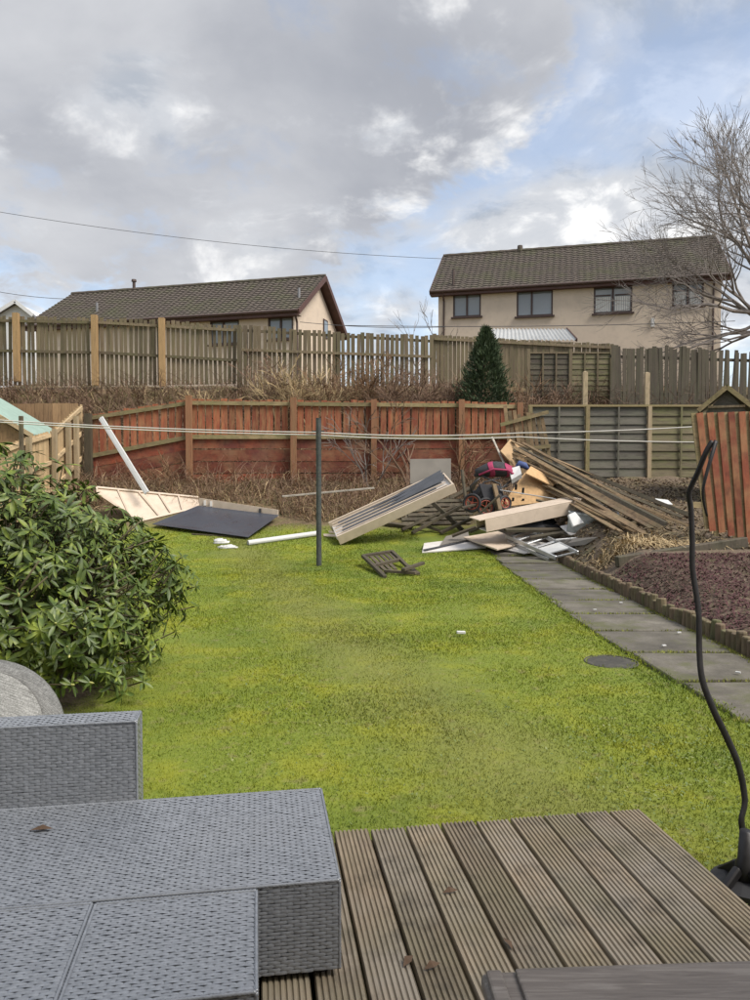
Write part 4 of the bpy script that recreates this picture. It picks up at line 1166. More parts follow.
# ================================================================== POLES, LINES, WIRES
def catenary(p, q, sag, n=24): return [p.lerp(q, i / n) - Vector((0, 0, sag * 4 * (i / n) * (1 - i / n))) for i in range(n + 1)]
def clothes_lines():
    base = G(319, 566); top = P(318.5, 418, base.y)
    b = MB(); b.tube([base - Vector((0, 0, .2)), base.lerp(top, .5), top], .045, 12)
    root = b.build('clothes_pole', 'pole_dark', smooth=False); tag(root, 'dark metal clothes pole standing on the lawn', 'clothes pole')
    b = MB(); b.tube([top + Vector((-.1, 0, -.22)), top + Vector((.1, 0, -.22))], .012, 6); b.build('hook', 'pole_dark', root)
    Y = base.y; r_ = .011
    for pts, l in (([(-60, 418), (319, 435), (520, 437), (810, 441)], 'lower white clothes line stretched across the garden'), ([(-60, 416), (319, 432.5), (520, 433), (810, 418)], 'upper white clothes line rising to the right')):
        ps = [P(a, c, Y + (.1 if 'lower' in l else .2)) for a, c in pts]; path_ = []
        for p, q in zip(ps[:-1], ps[1:]): path_ += catenary(p, q, .05, 12)[:-1]
        path_.append(ps[-1]); b = MB(); b.tube(path_, r_, 5); tag(b.build('clothes_line', 'rope_white', smooth=True), l, 'clothes line', 'clothes lines')
    # fence post stump carrying the line at left
    for pts, Yw, l, rr in (([(-30, 207), (448, 259)], 33, 'long telephone wire crossing the sky to the beige house', .011), ([(-30, 286), (68, 299)], 36, 'short wire above the left house roof', .014),
                           ([(300, 322), (445, 327)], 34, 'upper wire between the two houses', .014), ([(345, 325.5), (735, 321)], 31.5, 'dark cable passing before the beige house wall', .016)):
        p, q = P(*pts[0], Yw), P(*pts[1], Yw + 1.5 if Yw < 32 else Yw + 2)
        b = MB(); b.tube(catenary(p, q, .35 if Yw == 33 else .12), rr, 5); tag(b.build('overhead_wire', 'wire_dark', smooth=True), l, 'wire')
clothes_lines()
def left_line_post():
    X = -6.9; Y = X / ((21 - CX) / F); p = P(21, 416, Y); b = MB(); z0 = float(hz(X, Y)) - .1
    b.box((p.x, Y, (p.z + z0) / 2), (.07, .07, p.z - z0)); tag(b.build('wooden_post', 'fence_grey', bevel=.006), 'slim grey post beside the pale fence, left of the rhododendron top', 'post')
left_line_post()

# ================================================================== PLANTS
class Ribbon: pass
def grow(b, p, d, length, rad, depth, r, spread=.5, kids=(2, 3), gravity=.0, wob=.18, nseg=4, ratio=.72, sides=4, twigs=None, minr=.006):
    pts = [p.copy()]; rads = [rad]; dd = d.normalized()
    for i in range(nseg):
        dd = (dd + Vector((r.gauss(0, wob), r.gauss(0, wob), r.gauss(0, wob) + gravity))).normalized()
        p = p + dd * length / nseg; pts.append(p.copy()); rads.append(max(minr * .6, rad * (1 - .45 * (i + 1) / nseg)))
    b.tube(pts, rads, sides if rad > .03 else 3, cap=False)
    if depth == 0: return
    for _ in range(r.randint(*kids)):
        t = r.uniform(.45, 1.0); i = min(nseg - 1, int(t * nseg)); q = pts[i].lerp(pts[i + 1], t * nseg - i if i < nseg else 1)
        ax = Vector((r.gauss(0, 1), r.gauss(0, 1), r.gauss(0, 1))); ax = (ax - dd * ax.dot(dd)).normalized()
        nd = (dd * math.cos(spread * r.uniform(.6, 1.3)) + ax * math.sin(spread * r.uniform(.6, 1.3))).normalized()
        grow(b, q, nd, length * ratio * r.uniform(.75, 1.15), max(minr, rads[i] * .66), depth - 1, r, spread, kids, gravity, wob, nseg, ratio, sides, twigs, minr)
    grow(b, pts[-1], dd, length * ratio, max(minr, rads[-1] * .9), depth - 1, r, spread, kids, gravity, wob, nseg, ratio, sides, twigs, minr)

def big_bare_tree():
    r = random.Random(44); Y = 26.5
    base = on(15.6, Y); root = empty('bare_tree', base); tag(root, 'large leafless tree spreading over the end of the beige house', 'tree')
    fork = base + Vector((-.4, 0, 2.0)); b = MB()
    b.tube([base - Vector((0, 0, .2)), base + Vector((-.1, 0, .8)), fork], [.36, .28, .24], 10); b.build('trunk', 'bark_grey', root, smooth=True)
    c = MB()
    for d, l, k in (((-1.0, -.1, .55), 3.0, .13), ((-.75, -.3, .85), 3.1, .14), ((-.35, .2, 1.1), 3.4, .15), ((.15, -.1, 1.2), 3.4, .14), ((-1.05, .2, .12), 2.7, .10), ((.7, .3, .9), 3, .13), ((-.55, -.6, 1.0), 3.2, .12), ((-.9, .4, .75), 3.1, .12)):
        grow(c, fork - Vector((0, 0, r.uniform(0, .5))), Vector(d), l, k, 5, r, .5, (2, 3), .015, .13, 4, .70, 5, minr=.0072)
    o = c.build('crown', 'bark_grey', root)
big_bare_tree()
def bare_bush(px, pyb, Y, hgt, n, lab, seed, mat='bark_brown', depth=3, rad=.03, cat='shrub', minr=.009, spread=.5):
    r = random.Random(seed); p = P(px, pyb, Y); base = on(p.x, Y, -.05)
    root = empty('bare_shrub', base); tag(root, lab, cat, 'bare shrubs on the bank'); c = MB()
    for k in range(n):
        a = r.random() * 6.28; d = Vector((math.cos(a) * .45, math.sin(a) * .35, 1))
        grow(c, base + Vector((r.gauss(0, .1), r.gauss(0, .1), 0)), d, hgt * .42 * r.uniform(.8, 1.2), rad, depth, r, spread, (2, 2), .0, .15, 4, .68, 5, minr=minr)
    c.build('branches', mat, root)
bare_bush(410, 480, 19.2, 2.9, 3, 'leafless small tree with twisted branches before the red fence', 51, 'bark_brown', 4, .045, 'tree')
bare_bush(368, 478, 19.3, 2.0, 3, 'pale ivy-hung bare shrub against the middle of the red fence', 52, 'bark_grey', 3, .03)
bare_bush(400, 395, 22.0, 2.1, 10, 'dense reddish bare bush above the red fence, left of conifer', 53, 'bramble', 4, .025)
bare_bush(330, 390, 22.4, 1.9, 9, 'tangled straw brown bare bush on the slope below the picket fence', 54, 'bracken', 4, .02)
bare_bush(285, 390, 22.4, 1.8, 9, 'low brown bare bush on the slope, right of the orange posts', 55, 'straw', 3, .02)
bare_bush(440, 395, 22.2, 2.0, 8, 'bare bush touching the left side of the conifer', 56, 'bramble', 4, .02)
bare_bush(520, 400, 21.6, 1.9, 7, 'low bare bush right of the conifer foot', 57, 'bracken', 3, .02)
bare_bush(240, 392, 22.6, .9, 5, 'short bare bush at the foot of the grey fence end post', 58, 'bramble', 3, .02)
bare_bush(455, 482, 18.9, 1.9, 4, 'bare shrub between the upright grey board and broken fence', 59, 'bracken', 3, .03)
bare_bush(428, 336, 28.0, 3.6, 2, 'thin bare sapling rising in the gap between the two houses', 60, 'bark_grey', 3, .03, 'tree', .009, .35)
bare_bush(172, 480, 18.6, 1.1, 5, 'wispy bare shrub by the leaning white trim', 61, 'bracken', 3, .015)
bare_bush(20, 392, 22.6, .8, 6, 'low brown bush on the slope at the far left', 62, 'bramble', 3, .015)
bare_bush(130, 394, 22.4, .75, 6, 'low brown bush between the second and third orange posts', 63, 'bramble', 3, .015)

bare_bush(372, 392, 22.6, 1.8, 9, 'pale tangled bare bush below the gap between the houses', 64, 'bracken', 4, .022)
bare_bush(310, 392, 22.2, 2.1, 9, 'straw coloured wiry bush above the second red fence bay', 65, 'straw', 4, .018)
bare_bush(262, 392, 22.8, 1.9, 8, 'dark bare bush beside the grey fence end post', 66, 'bramble', 4, .018)
bare_bush(420, 394, 21.8, 1.9, 8, 'twiggy purple brown bush just above the red fence top', 67, 'bramble', 4, .022)
bare_bush(548, 402, 22.0, 1.6, 7, 'bare bush before the dark lap panels', 68, 'bramble', 3, .018)
bare_bush(205, 394, 22.6, 1.1, 7, 'low straw bush right of the third orange post', 69, 'straw', 3, .015)
bare_bush(70, 394, 22.6, .9, 7, 'low bare bush between the first and second orange posts', 70, 'bramble', 3, .015)
def conifer():
    r = np.random.default_rng(12); Y = 21.5; tp = P(484, 331, Y); base = on(tp.x + .05, Y)
    root = empty('conifer', base); tag(root, 'dark green conical conifer growing behind the red fence', 'tree')
    b = MB(); b.tube([base - Vector((0, 0, .1)), base + Vector((0, 0, 1.2)), tp - Vector((0, 0, .2))], [.07, .05, .01], 7); b.build('trunk', 'bark_brown', root)
    H = tp.z - base.z; n = 9000
    t = r.random(n) ** .75; prof = np.where(t < .12, .75 + t * 2, 1.0) * (1 - t) ** .7 * .92
    a = r.random(n) * 6.28
    lob = 1 + .22 * np.sin(a * 3 + t * 9) + .26 * np.sin(a * 5 + t * 31) * np.sin(t * 17) + r.normal(0, .2, n)
    rad = prof * (.5 + .5 * np.sqrt(r.random(n))) * lob
    c = np.stack([base.x + np.cos(a) * rad, base.y + np.sin(a) * rad, base.z + .1 + t * (H - .05)], 1)
    d = np.stack([np.cos(a) * .6 + r.normal(0, .35, n), np.sin(a) * .6 + r.normal(0, .35, n), .75 + r.normal(0, .3, n)], 1); d /= np.linalg.norm(d, axis=1)[:, None]
    s_ = np.cross(d, r.normal(0, 1, (n, 3))); s_ /= np.linalg.norm(s_, axis=1)[:, None]
    L_ = (.07 + .10 * r.random(n))[:, None]; w = .02
    V = np.stack([c - s_ * w, c + s_ * w, c + d * L_ + s_ * w * .3, c + d * L_ - s_ * w * .3], 1)
    o = link('crown', fast_mesh('crown', V.reshape(-1, 3), np.arange(n * 4).reshape(n, 4), 'conifer_needle'), None, root)
conifer()

def rhododendron():
    r = random.Random(77); C = Vector((-2.85, 5.45, .70)); base = Vector((-2.6, 5.4, 0))
    root = empty('rhododendron', base); tag(root, 'large glossy green rhododendron bush on the left of the lawn', 'bush')
    # one leaf: folded lance shape, 1 long, along +X
    prof = [(0, .0), (.12, .045), (.35, .115), (.62, .13), (.85, .075), (1.0, .0)]
    LV, LF = [], []
    for i, (x, w) in enumerate(prof):
        z = -.10 * x * x
        LV += [(x, -w, z + w * .32), (x, 0, z), (x, w, z + w * .32)]
    for i in range(len(prof) - 1):
        a = i * 3; LF += [(a, a + 3, a + 4, a + 1), (a + 1, a + 4, a + 5, a + 2)]
    LVn = np.array(LV); LFn = np.array(LF)
    me = bpy.data.meshes.new('leaf'); me.from_pydata(LV, [], LF); me.polygons.foreach_set('use_smooth', [True] * len(LF)); me.update(); me.materials.append(MATS['rhodo_leaf'])
    def radius(d):    # lumpy outline
        el = math.asin(max(-1, min(1, d.z)))
        k = 1 + .20 * mnoise.noise(d * 2.1 + Vector((3, 1, 7))) + .16 * mnoise.noise(d * 4.7)
        return k
    whorls = []; tries = 0
    while len(whorls) < 2200:
        d = Vector((r.gauss(0, 1), r.gauss(0, 1), r.gauss(0, 1))).normalized()
        if d.z < -.85: continue
        f_ = r.choice((1, 1, 1, .93, .88, .78, .65)) * r.uniform(.9, 1.04)
        k = radius(d) * f_
        k *= 1 - .17 * max(0, 1 - abs(abs(d.z) - .62) / .45) * (1 if d.z > 0 else 0)
        p = C + Vector((d.x * 1.42 * k, d.y * 1.2 * k, d.z * (1.0 if d.z > 0 else .75) * k))
        if p.z < .12: continue
        ax = (d + Vector((r.gauss(0, .3), r.gauss(0, .3), .55 + r.gauss(0, .3)))).normalized()
        whorls.append((p, ax, f_))
    allm = []; st = MB()
    for p, ax, f_ in whorls:
        q = ax.to_track_quat('Z', 'Y').to_matrix(); n = r.randint(7, 10); a0 = r.random() * 6.28; sz = r.uniform(.06, .13)
        for k in range(n):
            a = a0 + k * 2.4 + r.gauss(0, .15); droop = r.uniform(-.75, .55)
            m = q @ Matrix.Rotation(a, 3, 'Z') @ Matrix.Rotation(-droop + .0, 3, 'Y') @ Matrix.Rotation(r.gauss(0, .25), 3, 'X')
            M4 = Matrix.Translation(p + q @ Vector((0, 0, r.uniform(-.015, .015)))) @ m.to_4x4() @ Matrix.Scale(sz * r.uniform(.75, 1.1), 4)
            allm.append((M4, p, f_))
        if r.random() < .8:
            mid = base + Vector((p.x - base.x, p.y - base.y, 0)) * .45 + Vector((0, 0, p.z * .55))
            st.tube([p - (ax * .16), p], [.006, .004], 4)
    # the 300 leaves that show largest: on the camera side, nearest
    def score(t):
        M4, p, f_ = t
        return (p - CAM).length + (0 if f_ > .85 else 3) + (0 if abs(p.x / p.y) < .5 else 5)
    allm.sort(key=score)
    for M4, p, f_ in allm[:300]:
        l, q, s_ = M4.decompose(); inst(me, 'leaf', l, q.to_euler(), s_, root)
    rest = allm[300:]; N = len(rest); V = np.empty((N, len(LVn), 3))
    for i, (M4, p, f_) in enumerate(rest):
        A = np.array(M4); V[i] = LVn @ A[:3, :3].T + A[:3, 3]
    Q = (LFn[None] + (np.arange(N) * len(LVn))[:, None, None]).reshape(-1, 4)
    o = link('foliage', fast_mesh('foliage', V.reshape(-1, 3), Q, 'rhodo_leaf', True), None, root); o['kind'] = 'stuff'
    # limbs
    b = MB()
    for k in range(11):
        a = k * .571 * 1.1 + r.random(); e = Vector((math.cos(a), math.sin(a), 0))
        p0 = base + e * .12; p1 = base + e * .5 + Vector((0, 0, .4)); p2 = C + e * .85 + Vector((0, 0, r.uniform(-.35, .45)))
        b.tube([p0 - Vector((0, 0, .1)), p1, p1.lerp(p2, .5) + Vector((0, 0, .1)), p2], [.035, .026, .018, .008], 6)
        for q_ in range(5):
            t = r.uniform(.3, 1); s0 = p1.lerp(p2, t); d = (e + Vector((r.gauss(0, .7), r.gauss(0, .7), r.gauss(.3, .5)))).normalized()
            b.tube([s0, s0 + d * .22, s0 + d * .42 + Vector((0, 0, .06))], [.012, .008, .005], 5)
    b.build('limbs', 'stem_green', root, smooth=True)
    st.build('shoots', 'stem_green', root)
    # flower buds at the shoot tips on the near side
    bm = MB(); bm.tube([(0, 0, 0), (0, 0, .008), (0, 0, .02), (0, 0, .032)], [.004, .008, .007, .001], 6); bme = bpy.data.meshes.new('bud'); bme.from_pydata(bm.v, [], bm.f); bme.update(); bme.materials.append(MATS['bud'])
    near = sorted([w for w in whorls if w[2] > .85 and w[0].y < 5.6], key=lambda w: (w[0] - CAM).length)[:70]
    for p, ax, f_ in near[::2]:
        inst(bme, 'bud', p, ax.to_track_quat('Z', 'Y').to_euler(), (1, 1, r.uniform(.9, 1.4)), root)
rhododendron()

# ================================================================== NEAR LEFT WICKER SHELL, BLACK STRAP
def wicker_shell():
    Y = 3.45; c = P(-34, 742, Y); root = empty('wicker_table', (c.x, c.y, 0)); tag(root, 'pale grey round wicker top tipped up behind the sofa backrest', 'table')
    ax = Vector((.18, -.80, .57)).normalized(); a = ax.orthogonal().normalized(); b_ = ax.cross(a); Rr = .425
    n = 48
    def ring(r_, h): return [c + (a * math.cos(2 * math.pi * i / n) + b_ * math.sin(2 * math.pi * i / n)) * r_ + ax * h for i in range(n)]
    def surf(profile, name, parent=None):
        m = MB(); V = []; Fc = []
        for r_, h in profile: V += ring(r_, h)
        for j in range(len(profile) - 1):
            for i in range(n): Fc.append((j * n + i, j * n + (i + 1) % n, (j + 1) * n + (i + 1) % n, (j + 1) * n + i))
        m.add(V, Fc); return m.build(name, 'wicker_fine' if name == 'top' else 'wicker_rim', parent or root, smooth=True)
    surf([(.02, .03), (Rr * .5, .028), (Rr * .80, .02)], 'top')
    surf([(Rr * .795, .012), (Rr * .82, .015), (Rr * .985, -.03), (Rr, -.05), (Rr, -.09), (Rr * .95, -.1), (.02, -.1)], 'rim')
    m = MB()
    for k in range(3):
        t = k * 2.09; o = c + (a * math.cos(t) + b_ * math.sin(t)) * .25 - ax * .09; e = Vector((o.x - ax.x * .3, o.y + .25, .0)); m = MB(); m.tube([o, e], .014, 7); m.build('leg', 'black_metal', root)
wicker_shell()
def black_strap():
    Y = 2.95
    root = empty('plastic_strip', G(742, 893)); tag(root, 'tall bent black plastic strip standing beside the deck corner', 'plastic strip')
    pl = [(745, 872, 0), (746, 850, 0), (743, 822, 0), (744, 800, .02), (738, 765, .02), (727, 735, .0), (712, 710, -.02), (703, 680, -.02), (700, 650, 0), (697, 610, .02), (694, 570, .03), (692, 540, .03), (690, 510, .02), (691, 492, .0), (697, 472, -.02), (706, 452, -.03), (714, 441.5, -.03)]
    def strip(pts, w0, w1, nm):
        ps = [P(x, y, Y + d) for x, y, d in pts]; m = MB(); V = []; k = len(ps)
        # resample smooth
        out = []
        for i in range(k - 1):
            p0, p1, p2, p3 = ps[max(0, i - 1)], ps[i], ps[i + 1], ps[min(k - 1, i + 2)]
            for s_ in range(4):
                t = s_ / 4; out.append(.5 * ((2 * p1) + (p2 - p0) * t + (2 * p0 - 5 * p1 + 4 * p2 - p3) * t * t + (3 * p1 - p0 - 3 * p2 + p3) * t ** 3))
        out.append(ps[-1]); K = len(out); Fc = []
        for i, p in enumerate(out):
            d = (out[min(i + 1, K - 1)] - out[max(0, i - 1)]).normalized(); w = w0 + (w1 - w0) * i / K
            sd = d.cross(Vector((.25, -1, 0)).normalized()).normalized(); nn = sd.cross(d)
            V += [p - sd * w / 2, p - sd * w * .2 + nn * .005, p + sd * w * .2 + nn * .005, p + sd * w / 2, p + sd * w * .2 - nn * .004, p - sd * w * .2 - nn * .004]
        for i in range(K - 1):
            for q in range(6): Fc.append((i * 6 + q, i * 6 + (q + 1) % 6, i * 6 + 6 + (q + 1) % 6, i * 6 + 6 + q))
        Fc += [tuple(range(5, -1, -1)), tuple(range((K - 1) * 6, K * 6))]
        m.add(V, Fc); return m.build(nm, 'black_plastic', root, smooth=True)
    strip([(x + 1.6 * math.sin(i * 2.3), y, d) for i, (x, y, d) in enumerate(pl)], .032, .024, 'strip')
    strip([(716, 441, -.03), (712, 455, -.05), (707, 472, -.06), (703, 490, -.06), (704, 504, -.05), (707, 516, -.04)], .02, .009, 'folded_end')
    # clamp and weighted foot
    g = G(744, 893)
    m = MB(); m.tube([g, g + Vector((0, 0, .12)), g + Vector((.0, 0, .13)), g + Vector((.005, 0, .24))], [.035, .033, .026, .024], 12); m.build('socket', 'black_plastic', root, smooth=True)
    m = MB(); m.tube([g + Vector((.02, .02, 0)), g + Vector((.02, .02, .035)), g + Vector((.02, .02, .055))], [.13, .13, .08], 20); m.build('foot', 'black_rubber', root)
    for k in range(4):
        a = k * 1.57 + .4; e = Vector((math.cos(a), math.sin(a), 0)); m = MB(); m.beam(g + e * .03 + Vector((0, 0, .1)), g + e * .11 + Vector((0, 0, .03)), .03, .035); m.build('lug', 'black_plastic', root, bevel=.006)
black_strap()

# ================================================================== RUBBISH
def board_px(name, mat, quad, t, lab, cat, bevel=.004, group=None):
    b = MB(); b.plate(quad, t); o = b.build(name, mat, bevel=bevel); return tag(o, lab, cat, group)
def left_debris():
    # cream ribbed wall panel tipped up on its long edge
    g0, g1 = T(140, 522), T(203, 507)
    a = P(97, 488, g0.y - .05 + .5); bt = P(198, 498, g1.y + .25)
    root = empty('wardrobe_carcass', (g0 + g1) / 2); tag(root, 'cream ribbed wardrobe carcass tipped up on the lawn edge at left', 'panel')
    corner = P(98, 494, a.y - .1)
    q = [corner, g0, g1, bt, a]
    b = MB(); b.plate(q, .03, Vector((.1, -.8, .55)).normalized()); b.build('sheet', 'cream_board', root)
    n = Vector((.1, -.8, .55)).normalized()
    for k in range(1, 5):
        t = k / 5; lo = g0.lerp(g1, t * .9 - .05) if t > .2 else corner.lerp(g0, .75); hi = a.lerp(bt, t)
        b = MB(); b.beam(lo + n * .012, hi + n * .012, .035, .05, n); b.build('rib', 'cream_board', root)
    for p, q_ in ((a, bt), (corner, g0), (g0, g1), (corner, a)):
        b = MB(); b.beam(p + n * .015, q_ + n * .015, .04, .07, n); b.build('frame', 'cream_board', root)
    # long cream strip behind the dark sheet
    s0, s1 = P(199, 498, T(198, 505.5, .2).y + .06), P(278, 510, T(279, 515, .16).y + .06)
    b = MB(); b.plate([s0 - Vector((0, 0, .26)), s1 - Vector((0, 0, .16)), s1, s0], .03); o = b.build('side_panel', 'cream_board', root)
    for t in (.08, .16, .78):
        p = s0.lerp(s1, t); b = MB(); b.box(p + Vector((0, -.02, -.09)), (.05, .04, .12)); b.build('bracket', 'white_board' if t < .5 else 'black_metal', root)
    q = [T(152, 524, .09), T(248, 537, .07), P(279, 515, T(279, 515, .16).y), P(198, 505.5, T(198, 505.5, .2).y)]
    board_px('dark_sheet', 'dark_sheet', q, .012, 'glossy dark sheet lying flat against the cream ribbed carcass', 'sheet')
    # white trim leaning up against the fence
    p0, p1 = T(146, 491, .02), P(101, 418, 18.6); p0 = P(147, 493, 17.0)
    root2 = empty('white_trim', p0); tag(root2, 'long white plastic trim leaning up at a slant by the red fence', 'trim')
    d = (p1 - p0).normalized(); sd = d.cross(Vector((0, -1, 0))).normalized(); fn = sd.cross(d)
    for k, nm in ((-1, 'flange'), (1, 'flange')):
        b = MB(); b.beam(p0 + sd * .042 * k, p1 + sd * .042 * k, .04, .05, fn); b.build(nm, 'white_plastic', root2, bevel=.008)
    b = MB(); b.beam(p0 + fn * .02, p1 + fn * .02, .05, .02, fn); b.build('web', 'white_plastic', root2)
    # white rag
    def lump(c, sx, sy, sz, seed):
        m = MB(); n, k = 18, 8; V = []; Fc = []
        for j in range(k + 1):
            for i in range(n):
                th, ph = 2 * math.pi * i / n, math.pi / 2 * j / k; d = Vector((math.cos(th) * math.cos(ph), math.sin(th) * math.cos(ph), math.sin(ph)))
                rr = 1 + .5 * mnoise.noise(d * 2.5 + Vector((seed, 0, 0))) + .22 * mnoise.noise(d * 6 + Vector((seed, 5, 0)))
                V.append(Vector(c) + Vector((d.x * sx, d.y * sy, d.z * sz)) * rr)
        for j in range(k):
            for i in range(n): Fc.append((j * n + i, j * n + (i + 1) % n, (j + 1) * n + (i + 1) % n, (j + 1) * n + i))
        m.add(V, Fc); return m
    c = T(221, 543); c2 = T(228, 548); r_ = empty('white_rag', c); tag(r_, 'crumpled white rag on the lawn before the dark sheet', 'rag')
    lump(c, .14, .09, .08, 3).build('fold', 'rag', r_, smooth=True); lump(c2, .19, .09, .06, 8).build('fold', 'rag', r_, smooth=True)
    # white pipe
    p0, p1 = T(248, 543, .05), T(320, 533, .06); b = MB(); dr = (p1 - p0).normalized()
    b.tube([p0 + dr * .04, p0, p0 - dr * .0, p1], [.035, .05, .055, .055], 12); tag(b.build('white_pipe', 'white_plastic', smooth=False), 'white plastic pipe lying on the lawn left of the clothes pole', 'pipe')
    b = MB(); b.beam(P(282, 496.5, 17.2), P(374, 488, 17.6), .14, .04); tag(b.build('plank', 'plank_pale', bevel=.005), 'pale grey plank lying in dead grass behind the clothes pole', 'plank')
    b = MB(); b.beam(T(192, 534, .02), T(246, 537, .02), .05, .02); tag(b.build('batten', 'timber_dark'), 'thin dark batten under the edge of the dark sheet', 'batten')
left_debris()

def big_slab():
    # long cream boxed panel leaning on the timber pile
    n0 = T(338, 546, .0); n1 = P(457, 492, 14.9)               # near lower edge
    d = (n1 - n0).normalized()
    side = Vector((-.35, 1, .30)); side = (side - d * side.dot(d)).normalized(); up = d.cross(side) * -1
    if up.z < 0: up = -up
    root = empty('box_section', n0); tag(root, 'long cream boxed panel with dark grooved face propped on the timber pile', 'panel')
    L_ = (n1 - n0).length; W, H = .72, .20
    def at(a, s_, h): return n0 + d * a + side * s_ + up * h
    def bx(a0, a1, s0, s1, h0, h1, nm, mat, par=root, bev=.006):
        b = MB(); b.add([at(a, s_, h) for h in (h0, h1) for s_ in (s0, s1) for a in (a0, a1)], BOXF); return b.build(nm, mat, par, bevel=bev)
    bx(.05, L_, .0, .035, .0, H, 'side_board', 'cream_board')
    bx(.0, L_ - .1, W - .03, W, .0, H + .03, 'side_board', 'cream_board')
    bx(.04, L_ - .02, .037, W - .032, .1, .13, 'face_board', 'white_board')
    def strip_at(a0, a1, s0, s1, w, h, nm, mat):
        b = MB(); b.beam(at(a0, s0, h), at(a1, s1, h), w, .02, up); b.build(nm, mat, root)
    rr = random.Random(4)
    for k in range(5):
        s0 = .10 + k * .12
        strip_at(.12 + .2 * rr.random(), L_ - .1 - .25 * rr.random(), s0, s0 + rr.uniform(-.01, .04), .055 + .02 * rr.random(), .145 + .008 * k, 'dark_strip', 'grey_strip')
        strip_at(.06, L_ - .1, s0 + .055, s0 + .06 + rr.uniform(-.01, .02), .022, .16 + .008 * k, 'ridge', 'cream_board')
    for k in range(3):   # loose dark felt slipping off the upper end
        b = MB(); b.plate([at(L_ * .45 - .1 * k, .30 + .1 * k, .19 + .012 * k), at(L_ - .12, .34 + .1 * k, .2 + .015 * k), at(L_ - .04, .46 + .1 * k, .26 + .015 * k), at(L_ * .5, .35 + .1 * k, .2 + .012 * k)], .012, up); b.build('felt_flap', 'grey_strip', root)
    bx(L_ - .035, L_ + .0, .037, W - .032, .0, H - .01, 'end_board', 'cream_board')
    # splayed sheets at the low end
    for k in range(4):
        o = at(-.02 - .16 * (k > 1), .05 + .14 * k, .05 + .03 * k); e = T(324 + 5 * k, 536 - 3.2 * k, .02)
        b = MB(); f_ = side * .12; b.plate([e, e + f_, o + f_ + d * .3, o + d * .3], .016, up); b.build('splayed_sheet', 'cream_board', root)
big_slab()
def grey_upright():
    Y = 17.6; q = [P(410, 484, Y), P(451, 484, Y), P(451, 458.5, Y + .15), P(410, 459, Y + .15)]
    board_px('grey_board', 'grey_board', q, .03, 'square grey board standing upright behind the boxed panel', 'board')
grey_upright()
def timber_pile():
    r = random.Random(90)
    root_lab = ['dark broken pallet timber beam in the pile under the boxed panel', ]
    specs = [((388, 518), (430, 508), 15.4, 15.2, .10), ((402, 530), (455, 506), 14.8, 15.3, .10), ((412, 533), (478, 497), 14.6, 15.0, .11), ((425, 512), (470, 488), 15.6, 15.6, .12),
             ((398, 508), (468, 500), 15.9, 15.4, .09), ((440, 533), (486, 512), 14.5, 14.7, .09), ((430, 500), (462, 530), 15.2, 14.9, .09), ((462, 470), (468, 520), 15.6, 15.2, .08), ((452, 490), (490, 493), 15.6, 15.4, .12), ((385, 524), (412, 527), 15.4, 15.2, .10), ((415, 522), (440, 531), 15, 14.8, .08), ((445, 515), (478, 505), 15.2, 15.3, .13)]
    labs = ['dark beam low at the left of the timber pile', 'slanting beam across the front of the timber pile', 'longest slanting beam rising to the right in the timber pile', 'beam tucked under the raised end of the boxed panel', 'flat beam at the back of the timber pile', 'short beam at the right foot of the timber pile',
            'beam crossing downward in the timber pile', 'upright stake at the right of the timber pile', 'wide beam on top of the timber pile by the pushchair', 'stub at the far left of the timber pile', 'short plank at the front foot of the timber pile', 'broad plank in the middle of the timber pile']
    for (a, c, y0, y1, w), l in zip(specs, labs):
        lo, hi = (a, c) if a[1] > c[1] else (c, a)
        p = T(*lo, .05); drop = lo[1] - hi[1]
        q = P(*hi, p.y + .012 * drop + r.uniform(.0, .25)); q.z = max(q.z, float(hz(q.x, q.y)) + .06)
        b = MB(); b.beam(p, q, w, .05 + .04 * r.random(), Vector((r.gauss(0, .3), r.gauss(0, .3), 1))); tag(b.build('timber', 'timber_dark', bevel=.006), l, 'timber', 'dark timber pile')
    # a broken pallet tipped against the heap behind the beams
    Y = 15.6; o = T(402, 524, .04); e = T(470, 522, .04); e.y = o.y + .1; back = Vector((.1, .75, .55))
    root = empty('broken_pallet', (o + e) / 2); tag(root, 'dark broken pallet tipped up behind the slanting beams', 'pallet')
    for k in range(6):
        f0 = back * (k / 6); j = Vector((r.uniform(-.12, .12), 0, 0))
        b = MB(); b.beam(o + f0 + j, e + f0 + j * .5, .10, .022, Vector((0, -.6, .8))); b.build('slat', 'timber_dark', root)
    for t in (.05, .5, .95):
        p = o.lerp(e, t) - Vector((0, -.03, .06)); b = MB(); b.beam(p, p + back, .06, .09, Vector((0, -.6, .8))); b.build('bearer', 'timber_dark', root)
timber_pile()
